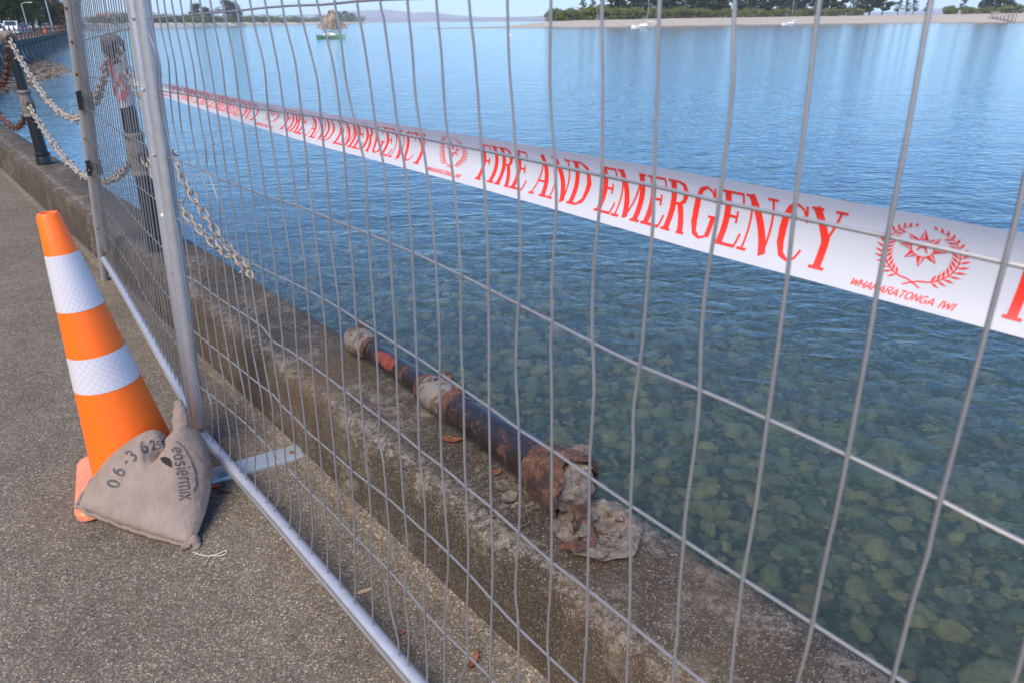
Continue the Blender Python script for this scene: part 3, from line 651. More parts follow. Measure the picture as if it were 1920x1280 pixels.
rail_uv = [(rl[0][0], vr * .5 + rl[0][1] * .5)] + [(q[0], vr) for q in rl[1:]] + [(NEAR_END, vr)]
obj('bottom_rail', MB().tube([fpt(*q) for q in rail_uv], 0.0195, 16), M['galv'], fence)
obj('rail_wire', MB().tube([fpt(q[0], q[1] + 0.006) - FNORM * 0.0215 for q in rail_uv[:1]] + [fpt(q[0], q[1] + 0.012) - FNORM * 0.019 for q in rail_uv[1:]], 0.0022, 6), M['wire'], fence)
obj('top_rail', MB().tube([fpt(top[0], TOPV), fpt(NEAR_END, TOPV)], 0.0195, 16), M['galv'], fence)
wb = MB(); q = fpt(rl[0][0] + 0.005, vr + 0.03)
wb.blob(fpt(rl[0][0] - 0.012, vr * .5 + rl[0][1] * .5 + 0.018) - FNORM * 0.008, (0.018, 0.018, 0.012), 2, .3, 5); obj('weld', wb, M['rust'], fence, label='rusty weld where rail meets post')
for tr in HW[:]:
    x, y = tr[0]; u, v = fuv(fp(x, y)); b_ = MB(); b_.blob(fpt(u - 0.004, v) - FNORM * 0.015, (0.006, 0.006, 0.006), 1, .3, int(x)); obj('weld', b_, M['galv'], fence)

# left panel
LR, LL = Vector((-1.165, 2.135, 0)), Vector((-2.395, 3.82, 0))
LD = (LL - LR).normalized(); LN = Vector((LD.y, -LD.x, 0)); LU = Vector((0, 0, math.cos(R(4.0)))) + LN * math.sin(R(4.0)); LNORM = LN * math.cos(R(4.0)) - Vector((0, 0, 1)) * math.sin(R(4.0))
def lp(x, y): return on_plane(x, y, LR, LNORM)
def luv(q): d = q - LR; return d.dot(LD), d.dot(LU)
def lpt(u, v): return LR + LD * u + LU * v
fl = thing('temporary_fence', 'further galvanised wire mesh fence panel standing behind the traffic cone', 'fence', (LR + LL) / 2, 'temporary fence panels')
lpost = [luv(lp(x, y)) for x, y in [(128, 0), (167, 320), (192, 485)]]; rpost = [luv(lp(x, y)) for x, y in [(250, 0), (299, 320), (342, 640), (366, 790)]]
def linex(ps, v):
    (u0, v0), (u1, v1) = ps[0], ps[-1]; return u0 + (u1 - u0) * (v - v0) / (v1 - v0)
LT = 2.05
obj('post', MB().tube([lpt(linex(lpost, 0.004), 0.004), lpt(linex(lpost, LT), LT)], 0.0205, 16), M['galv_rust'], fl)
obj('post', MB().tube([lpt(linex(rpost, 0.03), 0.03), lpt(linex(rpost, 0.7), 0.7), lpt(linex(rpost, LT), LT)], 0.0205, 16), M['galv'], fl)
rail = [luv(lp(x, y)) for x, y in [(196, 487), (225, 534), (275, 621), (345, 745), (362, 778)]]
obj('bottom_rail', MB().tube(crom([lpt(*q) for q in rail], 3), 0.0195, 16), M['galv_rust'], fl, label='galvanised bottom rail with patches of rust')
obj('top_rail', MB().tube([lpt(linex(lpost, LT), LT), lpt(linex(rpost, LT), LT)], 0.0195, 16), M['galv'], fl)
def lrail_v(u):
    pts = sorted(rail)
    for (u0, v0), (u1, v1) in zip(pts, pts[1:]):
        if u <= u1: return v0 + (v1 - v0) * (u - u0) / (u1 - u0)
    return pts[-1][1]
NL = 31
for i in range(1, NL):
    f = i / NL + rnd.uniform(-.003, .003); uv = []
    for k in range(9):
        v = LT - (LT - 0.1) * k / 8
        u = linex(rpost, v) * (1 - f) + linex(lpost, v) * f + rnd.uniform(-.005, .005)
        if k == 8: v = lrail_v(u) - 0.012
        uv.append((u, v))
    obj('vertical_wire', MB().tube(crom([lpt(*q) for q in uv], 2), 0.002, 6), M['wire'], fl)
LH = [[(131, 16), (150, 0), (240, -62)], [(142, 80), (190, 67), (246, 52)], [(150, 140), (200, 152), (265, 165)], [(155, 200), (185, 220), (226, 250), (279, 276)], [(165, 261), (207, 300), (250, 344), (297, 380)], [(173, 320), (217, 370), (250, 410), (312, 476)], [(185, 385), (225, 430), (275, 507), (327, 575)], [(189, 429), (212, 457), (250, 515), (268, 554), (341, 666)]]
for tr in LH:
    obj('horizontal_wire', MB().tube(crom([lp(x, y) + LNORM * 0.0042 for x, y in tr], 3), 0.0022, 6), M['wire'], fl)
    b_ = MB(); b_.blob(lp(*tr[0]) - LNORM * 0.014 + LD * 0.004, (0.008, 0.008, 0.008), 1, .4, int(tr[0][1]) + 9); obj('weld', b_, M['rust'], fl)
# second tube strapped to the far end of the left panel with black tape
sp = thing('fence_post', 'spare galvanised tube strapped to the end post of the further fence panel', 'post', lpt(linex(lpost, 0) - 0.055, 0.0) + LNORM * 0.03)
def q2(v): return lpt(linex(lpost, v) - 0.044, v) + LNORM * 0.02
obj('tube', MB().tube([q2(0.22), q2(LT)], 0.019, 14), M['galv'], sp)
for (x, y, h, s) in ((150, 186, 0.085, 1), (169, 312, 0.075, 2)):
    u, v = luv(lp(x, y)); u = linex(lpost, v); mb = MB(); ring = []
    c = lpt(u - 0.024, v) + LNORM * 0.014
    for k in range(7):
        z = (k / 6 - .5) * h
        for j in range(20):
            t = 2 * math.pi * j / 20; w = 1 + 0.16 * noise.noise(Vector((math.cos(t) * 2, z * 40, s)))
            mb.v.append(c + LU * (z + 0.006 * math.sin(t * 2 + s)) + LD * math.cos(t) * 0.052 * w + LNORM * math.sin(t) * 0.036 * w)
    mb.f = [(i * 20 + j, i * 20 + (j + 1) % 20, (i + 1) * 20 + (j + 1) % 20, (i + 1) * 20 + j) for i in range(6) for j in range(20)]
    mb.f += [tuple(range(20))[::-1], tuple(120 + j for j in range(20))]
    o = top_mesh('tape_binding', mb, M['black_tape'], c, ('upper', 'lower')[s - 1] + ' of two black tape wraps binding the tubes of the fence', 'tape')

# fence foot: flat steel plate on the pavement, from under the sandbag to the wall
mb = MB(); A_, B_ = at_z(330, 905, 0.02), (at_z(572, 852, .012) + at_z(556, 831, .012)) / 2
ax = (B_ - A_).normalized(); ax.z = 0; ay = Vector((-ax.y, ax.x, 0)); L_ = (B_ - A_).length
m4 = Matrix.Translation(Vector((A_.x, A_.y, 0))) @ Matrix((ax, ay, Vector((0, 0, 1)))).transposed().to_4x4()
hw = 0.043
mb.add([m4 @ Vector(v) for v in [(0, -hw, 0.006), (L_, -hw, 0.006), (L_, hw, 0.006), (0, hw, 0.006), (0, -hw + .004, 0.014), (L_, -hw + .004, 0.014), (L_, hw - .004, 0.014), (0, hw - .004, 0.014), (0, -hw, -.0), (L_, -hw, -.0), (L_, hw, -.0), (0, hw, -.0)]],
       [(4, 5, 6, 7), (0, 1, 5, 4), (1, 2, 6, 5), (2, 3, 7, 6), (3, 0, 4, 7), (8, 9, 1, 0), (9, 10, 2, 1), (10, 11, 3, 2), (11, 8, 0, 3)])
ft = thing('ballast_plate', 'flat galvanised steel foot plate reaching from the fence post to the wall', 'steel plate', m4 @ Vector((L_ / 2, 0, 0)))
obj('plate', mb, M['plate'], ft, smooth=False)
obj('bolt', MB().lathe([(0.008, 0), (0.008, .003), (0.004, .005)], Matrix.Translation(m4 @ Vector((L_ - 0.035, -.008, 0.014))), 8), M['rust'], ft)

# ================================================================== BOLLARDS AND CHAINS
BR = [  # (name, material key, profile (radius, height above wall top))
 ('base', 'black_paint', [(0.062, 0), (0.062, 0.05), (0.056, 0.062), (0.056, 0.078), (0.063, 0.086), (0.063, 0.098), (0.05, 0.106)]),
 ('lower_shaft', 'black_paint', [(0.050, 0.09), (0.047, 0.2), (0.043, 0.405)]),
 ('middle_boss', 'silver_paint', [(0.046, 0.400), (0.053, 0.408), (0.053, 0.420), (0.046, 0.428), (0.046, 0.435), (0.050, 0.46), (0.052, 0.49), (0.050, 0.53), (0.043, 0.56), (0.041, 0.585), (0.049, 0.597), (0.049, 0.612), (0.040, 0.62)]),
 ('upper_shaft', 'black_paint', [(0.038, 0.61), (0.036, 0.75), (0.033, 0.965)]),
 ('finial', 'silver_paint', [(0.036, 0.955), (0.038, 0.962), (0.030, 0.972), (0.030, 0.978), (0.040, 0.985), (0.049, 1.0), (0.0535, 1.02), (0.0525, 1.04), (0.046, 1.06), (0.033, 1.075), (0.012, 1.083)])]
def eye_part(h, r):                                  # the hole the chain hangs in
    out = []
    for s in (-1, 1):
        pts = [DA * s * (r + 0.004) + DN * math.cos(t) * 0.018 + Vector((0, 0, h + math.sin(t) * 0.024)) for t in [i * math.pi / 7 for i in range(15)]]
        out.append(MB().tube(pts, 0.006, 6, False))
    return out
def bollard(base, label, group, full=True):
    t = thing('bollard', label, 'bollard', base, group); off = Matrix.Translation(base)
    for nm, mk, pr in BR:
        o = obj(nm, MB().lathe(pr, off, 12 if nm.endswith('shaft') or nm == 'base' else 28), M[mk], t)
        o.data.polygons.foreach_set('use_smooth', [True] * len(o.data.polygons))
    if full:
        for h, r in ((1.02, 0.048), (0.5, 0.048)):
            
            for b_ in eye_part(h, r): b_.v = [v + Vector(base) for v in b_.v]; obj('chain_eye', b_, M['rust_heavy'], t)
    return t
BA, BA2 = 3.995, 7.38; BN = 0.904
nb = bollard(P(BA, BN, WALL_TOP), 'black bollard with silver ball top and white tape wrapped round its neck', 'bollards along the wall')
fb = bollard(P(BA2, BN, WALL_TOP), 'black bollard with pale ball top left of the fence at the picture edge', 'bollards along the wall')
b3 = bollard(P(10.75, 0.90, WALL_TOP), 'black bollard just beyond the left picture edge carrying rusty chains', 'bollards along the wall')
# distant bollards on the curved wall
fm = MB()
for nm, mk, pr in BR: fm.lathe(pr, None, 8)
far_me = mesh('bollard', fm, M['black_worn'])
a = 62.0; fars = []
while a < 154:
    q = P(a, (nfront(a) + nwater(a)) / 2, WALL_TOP); o = bpy.data.objects.new('bollard', far_me); COL.objects.link(o); o.location = q
    tag(o, 'small distant rusty bollard on the curved seawall', 'bollard', 'distant bollards on the curved wall'); fars.append(q); a += 3.35
for q0, q1 in zip(fars, fars[1:]):
    for h in (1.02, 0.5):
        pts = [q0.lerp(q1, k / 8) + Vector((0, 0, h - 0.35 * 4 * (k / 8) * (1 - k / 8))) for k in range(9)]
        top_mesh('distant_chain', MB().tube(pts, 0.032, 5), M['rust_chain'], q0, 'rusty chain slung between distant bollards on the curved seawall', 'chain', 'distant chains')
# chain links
def link_mesh(name, mat, spikes=0, seed=0):
    b_ = MB(); n = 16; pts = []
    for k in range(n + 1):
        t = 2 * math.pi * k / n; x = 0.0235 * math.cos(t) + (0.009 if math.cos(t) > 0.01 else -0.009 if math.cos(t) < -0.01 else 0); pts.append(Vector((x, 0.0165 * math.sin(t), 0)))
    b_.tube(pts, 0.0062, 7, False)
    r_ = random.Random(seed)
    for i in range(spikes):
        t = 2 * math.pi * (i + r_.random() * .5) / spikes; d = Vector((r_.uniform(-.4, .4), math.cos(t), math.sin(t))).normalized()
        b_.tube([d * 0.008, d * r_.uniform(0.045, 0.062)], [0.011, 0.001], 5)
    return mesh(name, b_, mat)
LKM = {k: (link_mesh('link', M[k]), link_mesh('spiked_link', M['rust_heavy' if k == 'rust_chain' else k], 5, 3)) for k in ('chain', 'rust_chain')}
def chain(label, pts, mk='chain', pitch=0.047, spike_every=9, first=4):
    pts = crom(pts, 10); ln = [0]
    for p, q in zip(pts, pts[1:]): ln.append(ln[-1] + (q - p).length)
    t = thing('chain', label, 'chain', pts[0], 'chains between the bollards'); n = int(ln[-1] / pitch); i = 0
    for k in range(n):
        s = (k + .5) * pitch
        while ln[i + 1] < s: i += 1
        f = (s - ln[i]) / (ln[i + 1] - ln[i]); p = pts[i].lerp(pts[i + 1], f); d = (pts[i + 1] - pts[i]).normalized()
        rot = d.to_track_quat('X', 'Z') @ Matrix.Rotation((R(90) if k % 2 else 0) + rnd.uniform(-.35, .35) + R(35), 3, 'X').to_quaternion()
        spk = (k + first) % spike_every == 0
        inst('spiked_link' if spk else 'link', LKM[mk][1 if spk else 0], t, p, rot)
    return t
def sag(p0, p1, x, y, n=BN):
    """parabola from p0 to p1 through the pixel (x, y) on the plane of the bollards"""
    a, z = on_n(x, y, n); a0, a1 = p0.dot(DA), p1.dot(DA); f = (a - a0) / (a1 - a0)
    k = (p0.z + (p1.z - p0.z) * f - z) / max(1e-3, f * (1 - f))
    return [p0.lerp(p1, i / 8) - Vector((0, 0, k * (i / 8) * (1 - i / 8))) for i in range(9)]
ZB, ZM = WALL_TOP + 1.015, WALL_TOP + 0.5
chain('upper pale chain sagging between the silver topped bollards, with rusty spikes', sag(P(BA2 - .05, BN, ZB), P(BA + .05, BN, ZB), 138, 222))
chain('lower pale chain sagging between the silver topped bollards, just above the wall', sag(P(BA2 - .05, BN, ZM), P(BA + .05, BN, ZM), 160, 331), first=2)
EDGE = P(3.34, nwater(3.34) + 0.012, WALL_TOP + 0.012)
E2 = P(3.30, nwater(3.3) + 0.014, WALL_TOP + 0.012)
chain('broken chain hanging from the near bollard ball over the wall into the water', [P(BA - .05, BN + .01, ZB), P(BA - .12, BN + .02, ZB - .13), P(BA - .24, BN + .05, ZB - .34), P(BA - .42, 1.0, ZB - .64), P(3.44, 1.06, WALL_TOP + .16), EDGE, P(3.30, nwater(3.3) + .05, 0.1), P(3.28, nwater(3.3) + .09, -0.6), P(3.27, nwater(3.3) + .1, -1.9)], spike_every=14, first=3)
chain('broken chain hanging from the near bollard middle over the wall into the water', [P(BA - .05, BN + .01, ZM), P(BA - .14, BN + .03, ZM - .10), P(BA - .30, 0.98, ZM - .24), P(3.5, 1.05, WALL_TOP + .1), E2 + DA * .06, E2 - DA * .05 + Vector((0, 0, -.14)), P(3.22, nwater(3.3) + .09, -0.7), P(3.2, nwater(3.3) + .1, -1.9)], spike_every=11, first=5)
chain('upper dark rusty chain running left from the bollard at the picture edge', sag(P(10.7, .9, ZB), P(BA2 + .05, BN, ZB), 2, 160), 'rust_chain', spike_every=4)
chain('lower dark rusty chain running left from the bollard at the picture edge', sag(P(10.7, .9, ZM), P(BA2 + .05, BN, ZM), 30, 241), 'rust_chain', spike_every=6)

# toppled bollard lying on the wall
H0, H1 = at_z(675, 640, 0.335), at_z(1062, 905, 0.352)
ax = (H0 - H1).normalized(); FBASE = H1
rotq = ax.to_track_quat('Z', 'Y').to_matrix().to_4x4()
sc = (H0 - H1).length / 1.0
fm4 = Matrix.Translation(H1) @ rotq @ Matrix.Diagonal((1.0, 1.0, sc, 1))
tb = thing('bollard', 'toppled rusty bollard lying broken off on top of the seawall', 'bollard', at_z(900, 790, WALL_TOP), 'bollards along the wall')
obj('lower_shaft', MB().lathe([(0.062, 0.05), (0.060, 0.10), (0.056, 0.22), (0.050, 0.36), (0.047, 0.45)], fm4, 32, 0.012, 1), M['black_worn'], tb)
obj('rust_collar', MB().lathe([(0.048, 0.425), (0.053, 0.430), (0.054, 0.455), (0.049, 0.462)], fm4, 32, 0.03, 2), M['rust_heavy'], tb)
obj('middle_boss', MB().lathe([(0.048, 0.458), (0.053, 0.48), (0.056, 0.515), (0.053, 0.55), (0.047, 0.572)], fm4, 32, 0.006, 3), M['silver_paint'], tb)
obj('rust_collar', MB().lathe([(0.045, 0.568), (0.048, 0.572), (0.048, 0.592), (0.041, 0.6)], fm4, 32, 0.03, 4), M['rust_heavy'], tb)
obj('upper_shaft', MB().lathe([(0.039, 0.59), (0.037, 0.75), (0.034, 0.925)], fm4, 28, 0.008, 5), M['black_worn'], tb)
obj('rust_collar', MB().lathe([(0.036, 0.915), (0.039, 0.92), (0.039, 0.935), (0.036, 0.94)], fm4, 28, 0.03, 6), M['rust_heavy'], tb)
obj('finial', MB().lathe([(0.036, 0.935), (0.044, 0.95), (0.051, 0.975), (0.0525, 1.0), (0.048, 1.03), (0.036, 1.055), (0.012, 1.068)], fm4, 28, 0.005, 7), M['silver_paint'], tb)
# patch of bare red primer on the thin shaft
pm = MB(); vs = []
_l = rotq.to_3x3().transposed() @ (C0 - (H0 + H1) / 2); PT = math.atan2(_l.y, _l.x)
for i in range(13):
    for j in range(9):
        h = 0.72 + 0.13 * i / 12; t = PT + R(-45 + 80 * j / 8)
        edge = noise.noise(Vector((i * .5, j * .6, 2)))
        vs.append((h, t, edge))
def on_shaft(h, t, lift):
    r = 0.0385 - 0.012 * (h - 0.59) + lift; return fm4 @ Vector((r * math.cos(t), r * math.sin(t), h))
pm.v = [on_shaft(h, t, 0.0009) for h, t, e in vs]
for i in range(12):
    for j in range(8):
        c = (abs(i - 5.5) / 6) ** 2 + (abs(j - 3.5) / 4) ** 2 + 0.5 * noise.noise(Vector((i * .45, j * .5, 8)))
        if c < 0.85: pm.f.append((i * 9 + j, i * 9 + j + 1, (i + 1) * 9 + j + 1, (i + 1) * 9 + j))
M['primer'] = simple('primer', (0.17, 0.03, 0.018), 0.8, var=0.45, scale=50)
obj('primer_patch', pm, M['primer'], tb, label='bare red primer where the black paint has flaked off')
# torn base: ragged flared ring, mortar plug, bent strap
rg = MB(); sides = 44; prof = [(0.060, 0.10), (0.066, 0.085), (0.074, 0.05), (0.083, 0.0), (0.086, -0.03), (0.076, -0.034), (0.068, -0.01), (0.05, 0.01)]
for i, (r, h) in enumerate(prof):
    for k in range(sides):
        t = 2 * math.pi * k / sides; nn = noise.noise(Vector((math.cos(t) * 2.4, math.sin(t) * 2.4, i * .35 + 3)))
        ragged = 0.03 * nn if i >= 3 else 0.006 * nn
        rg.v.append(fm4 @ Vector(((r + ragged * .4) * math.cos(t), (r + ragged * .4) * math.sin(t), h + ragged)))
rg.f = [(i * sides + k, i * sides + (k + 1) % sides, (i + 1) * sides + (k + 1) % sides, (i + 1) * sides + k) for i in range(len(prof) - 1) for k in range(sides)]
obj('torn_base', rg, M['rust_heavy'], tb, label='ragged rusted base ring torn from its socket')
pl = MB(); vs, fs = ico(4)
for p in vs:
    k = 1 + 0.22 * noise.noise(p * 2.1 + Vector((5, 0, 0))) + 0.12 * noise.noise(p * 6)
    pl.v.append(fm4 @ Vector((p.x * 0.064 * k, p.y * 0.064 * k, p.z * 0.05 * k - 0.012)))
pl.f = list(fs); obj('mortar_plug', pl, M['rubble'], tb, label='lump of crumbling grey mortar inside the base')
for i, (x, y, s) in enumerate([(1085, 852, .03), (1068, 872, .022), (1095, 880, .018), (1050, 845, .018)]):
    q = at_z(x, y, 0.40); pk = MB(); pk.blob(q, (s, s * .8, s * .7), 3, .45, 20 + i); obj('mortar_chunk', pk, M['rubble'], tb)
q0, q1, q2_, q3 = at_z(1072, 900, .345), at_z(1083, 935, .34), at_z(1098, 985, .315), at_z(1112, 1028, .29)
st = MB(); path = crom([q0, q1, q2_, q3], 6); side = DA * 0.6 - DN * 0.35
vs = []
for i, p in enumerate(path):
    w = 0.021 * (1 - .35 * i / len(path)) * (1 + .3 * noise.noise(Vector((i * .5, 0, 0)))); sdv = Vector((1, .25, 0)).normalized()
    vs += [p - sdv * w, p + sdv * w, p + sdv * w + Vector((0, .0, -.012)), p - sdv * w + Vector((0, 0, -.012))]
st.add(vs, [(4 * i + j, 4 * i + (j + 1) % 4, 4 * i + 4 + (j + 1) % 4, 4 * i + 4 + j) for i in range(len(path) - 1) for j in range(4)] + [(3, 2, 1, 0), tuple(4 * (len(path) - 1) + j for j in range(4))])
obj('bent_strap', st, M['rust_heavy'], tb, label='bent rusted strap reaching back to the socket')
# bolts on the bosses
for (x, y, s) in [(817, 712, .010), (836, 700, .009), (862, 725, .016), (842, 708, .014), (678, 608, .014), (690, 612, .010)]:
    bt = MB(); bt.blob(at_z(x, y, .395), (s, s, s * .8), 2, .4, int(x)); obj('bolt', bt, M['rust_heavy'], tb)

# ================================================================== WARNING TAPE
def lerp_tab(tab, x):
    if x <= tab[0][0]: return tab[0][1]
    for (x0, y0), (x1, y1) in zip(tab, tab[1:]):
        if x <= x1: return y0 + (y1 - y0) * (x - x0) / (x1 - x0)
    return tab[-1][1]
WT = [(-3, .114), (.6, .114), (1.05, .104), (1.55, .093), (1.85, .089), (2.3, .077), (2.8, .063), (3.4, .05), (3.95, .045)]
ZT = [(-3, 1.180), (0.2, 1.179), (1.2, 1.177), (2.3, 1.170), (3.4, 1.168), (3.95, 1.17)]
def tape_pt(a, v, lift=0.0):
    w = lerp_tab(WT, a); k = 0.55 + 0.30 * min(3.5, max(0, a)); k *= 1 if a < 3.3 else max(0.1, (3.95 - a) / .65)
    off = k * (0.13 * v - 0.155 * v * v) * 0.78
    z = lerp_tab(ZT, a) - w * v
    return P(a, 0.92 + off - lift, z + 0.004 * math.sin(a * 2.2))
tp = thing('warning_tape', 'white and red printed warning tape stretched from the near bollard across the water', 'tape', P(1.5, .92, 1.1))
mb = MB(); na, nvv = 150, 12
aa = [-2.6 + (3.93 + 2.6) * i / na for i in range(na + 1)]
mb.v = [tape_pt(a, j / nvv) for a in aa for j in range(nvv + 1)]
mb.f = [(i * (nvv + 1) + j, i * (nvv + 1) + j + 1, (i + 1) * (nvv + 1) + j + 1, (i + 1) * (nvv + 1) + j) for i in range(na) for j in range(nvv)]
obj('tape_strip', mb, M['tape_white'], tp)
# --- lettering built from strokes: (polyline, widths)
T_, t_ = 0.155, 0.05
def ln(x0, y0, x1, y1, w): return ([(x0, y0), (x1, y1)], [w, w])
SERIF = {
 'F': (.56, [ln(.16, 0, .16, 1, T_), ln(.03, .975, .52, .975, t_), ln(.505, .99, .505, .78, t_), ln(.16, .52, .40, .52, t_), ln(.40, .62, .40, .42, t_), ln(.03, .02, .31, .02, .045)]),
 'I': (.36, [ln(.18, 0, .18, 1, T_), ln(.03, .98, .33, .98, .045), ln(.03, .02, .33, .02, .045)]),
 'R': (.68, [ln(.16, 0, .16, 1, T_), ([(.16, .975), (.34, .975), (.46, .92), (.50, .76), (.45, .59), (.34, .53), (.16, .52)], [t_, t_, .1, .15, .1, t_, t_]), ln(.34, .54, .57, .02, .14), ln(.03, .02, .29, .02, .045), ln(.47, .02, .68, .02, .045), ln(.03, .98, .2, .98, .045)]),
 'E': (.60, [ln(.16, 0, .16, 1, T_), ln(.03, .975, .55, .975, t_), ln(.53, .99, .53, .77, t_), ln(.16, .52, .42, .52, t_), ln(.41, .63, .41, .41, t_), ln(.03, .025, .56, .025, t_), ln(.54, .01, .58, .25, t_)]),
 'A': (.70, [ln(.10, .02, .35, .98, t_), ln(.34, 1.0, .57, .0, T_), ln(.19, .33, .48, .33, t_), ln(0, .02, .2, .02, .045), ln(.43, .02, .7, .02, .045)]),
 'N': (.76, [ln(.13, .02, .13, .98, t_), ln(.12, 1.0, .62, .0, T_), ln(.62, 0, .62, .98, t_), ln(0, .98, .2, .98, .045), ln(.02, .02, .24, .02, .045), ln(.5, .98, .74, .98, .045)]),
 'D': (.74, [ln(.16, 0, .16, 1, T_), ([(.16, .975), (.36, .975), (.53, .87), (.60, .5), (.53, .13), (.36, .025), (.16, .025)], [t_, t_, .11, .16, .11, t_, t_]), ln(.03, .98, .2, .98, .045), ln(.03, .02, .2, .02, .045)]),
 'M': (.92, [ln(.12, .02, .12, .98, t_), ln(.12, 1.0, .43, .02, T_), ln(.43, .02, .74, .98, t_), ln(.75, 0, .75, 1, T_), ln(0, .98, .16, .98, .045), ln(.01, .02, .24, .02, .045), ln(.62, .02, .9, .02, .045), ln(.72, .98, .9, .98, .045)]),
 'G': (.76, [([(.58, .74), (.53, .9), (.40, .98), (.24, .91), (.14, .72), (.12, .5), (.14, .28), (.24, .09), (.40, .02), (.53, .06), (.58, .16)], [t_, t_, t_, .1, .15, .16, .15, .1, t_, t_, t_]), ln(.585, .42, .575, .06, .12), ln(.46, .42, .74, .42, .045), ln(.595, .98, .595, .70, t_)]),
 'C': (.68, [([(.57, .74), (.53, .9), (.40, .98), (.24, .91), (.14, .72), (.12, .5), (.14, .28), (.24, .09), (.40, .02), (.54, .07), (.61, .22)], [t_, t_, t_, .1, .15, .16, .15, .1, t_, t_, t_]), ln(.59, .98, .59, .68, t_)]),
 'Y': (.72, [ln(.10, 1, .35, .46, T_), ln(.60, .98, .37, .46, t_), ln(.355, .5, .355, .0, T_), ln(0, .98, .25, .98, .045), ln(.48, .98, .72, .98, .045), ln(.2, .02, .51, .02, .045)]),
 ' ': (.26, [])}
def arc(cx, cy, rx, ry, a0, a1, n=10): return [(cx + rx * math.cos(R(a0 + (a1 - a0) * i / n)), cy + ry * math.sin(R(a0 + (a1 - a0) * i / n))) for i in range(n + 1)]
SANS = {
 'W': (.95, [[(.05, 1), (.25, 0), (.47, .9), (.7, 0), (.9, 1)]]), 'H': (.75, [[(.1, 0), (.1, 1)], [(.62, 0), (.62, 1)], [(.1, .5), (.62, .5)]]),
 'A': (.75, [[(.03, 0), (.35, 1), (.67, 0)], [(.15, .32), (.55, .32)]]), 'K': (.7, [[(.1, 0), (.1, 1)], [(.62, 1), (.1, .42)], [(.28, .6), (.65, 0)]]),
 'R': (.7, [[(.1, 0), (.1, 1), (.45, 1), (.58, .88), (.58, .64), (.45, .5), (.1, .5)], [(.35, .5), (.62, 0)]]), 'T': (.65, [[(.02, .97), (.62, .97)], [(.32, 0), (.32, 1)]]),
 'O': (.78, [arc(.37, .5, .29, .48, 0, 360, 16)]), 'N': (.75, [[(.1, 0), (.1, 1), (.6, 0), (.6, 1)]]), 'G': (.78, [arc(.38, .5, .3, .48, 45, 330, 14) + [(.66, .45), (.4, .45)]]),
 'I': (.3, [[(.15, 0), (.15, 1)]]), ' ': (.4, []),
 'a': (.62, [arc(.27, .27, .2, .26, 0, 360, 14), [(.48, .55), (.48, .0)]]), 's': (.56, [[(.44, .46), (.3, .55), (.14, .5), (.1, .4), (.2, .31), (.36, .25), (.46, .15), (.38, .02), (.22, -.02), (.08, .07)]]),
 'i': (.26, [[(.13, 0), (.13, .55)], [(.13, .72), (.13, .82)]]), 'e': (.62, [[(.08, .28), (.5, .28)] + arc(.29, .28, .21, .28, 0, 310, 14)[0:]]),
 'r': (.42, [[(.12, 0), (.12, .55)], [(.12, .35), (.2, .5), (.38, .54)]]), 'm': (.9, [[(.1, 0), (.1, .55)], [(.1, .38), (.2, .52), (.35, .54), (.44, .42), (.44, 0)], [(.44, .38), (.54, .52), (.68, .54), (.78, .42), (.78, 0)]]),
 'x': (.6, [[(.06, .56), (.5, 0)], [(.5, .56), (.06, 0)]]), 'E': (.6, [[(.52, 1), (.1, 1), (.1, 0), (.52, 0)], [(.1, .5), (.46, .5)]]),
 '0': (.66, [arc(.32, .5, .24, .48, 0, 360, 16)]), '6': (.66, [arc(.32, .3, .23, .29, 0, 360, 14), [(.1, .34), (.2, .74), (.46, 1.0)]]), '-': (.42, [[(.06, .42), (.36, .42)]]),
 '3': (.62, [[(.1, .92)] + arc(.3, .74, .2, .24, 100, -90, 10) + arc(.28, .26, .24, .25, 80, -140, 10)]), '2': (.62, [arc(.3, .72, .21, .26, 170, -35, 10) + [(.08, .02), (.54, .02)]]), '5': (.62, [[(.5, .98), (.14, .98), (.11, .55)] + arc(.28, .3, .24, .29, 110, -140, 12)])}
def ribbon(pts, ws, step=0.07):
    """2D stroke -> list of 2D quads along it"""
    P2 = []; W2 = []
    for (p, q, w0, w1) in zip(pts, pts[1:], ws, ws[1:]):
        d = math.hypot(q[0] - p[0], q[1] - p[1]); n = max(1, int(d / step))
        for k in range(n): f = k / n; P2.append((p[0] + (q[0] - p[0]) * f, p[1] + (q[1] - p[1]) * f)); W2.append(w0 + (w1 - w0) * f)
    P2.append(pts[-1]); W2.append(ws[-1]); out = []
    for i, p in enumerate(P2):
        a_, b_ = P2[max(0, i - 1)], P2[min(len(P2) - 1, i + 1)]; dx, dy = b_[0] - a_[0], b_[1] - a_[1]; l = math.hypot(dx, dy) or 1
        # thickness is measured across for upright strokes as type does
        nx, ny = -dy / l, dx / l; out.append(((p[0] + nx * W2[i] / 2, p[1] + ny * W2[i] / 2), (p[0] - nx * W2[i] / 2, p[1] - ny * W2[i] / 2)))
    return out
def add_ribbon(mb, rib, fn):
    o = len(mb.v)
    for l, r in rib: mb.v += [fn(*l), fn(*r)]
    mb.f += [(o + 2 * i, o + 2 * i + 1, o + 2 * i + 3, o + 2 * i + 2) for i in range(len(rib) - 1)]
TEXT = 'FIRE AND EMERGENCY'; TW = sum(SERIF[c][0] for c in TEXT)
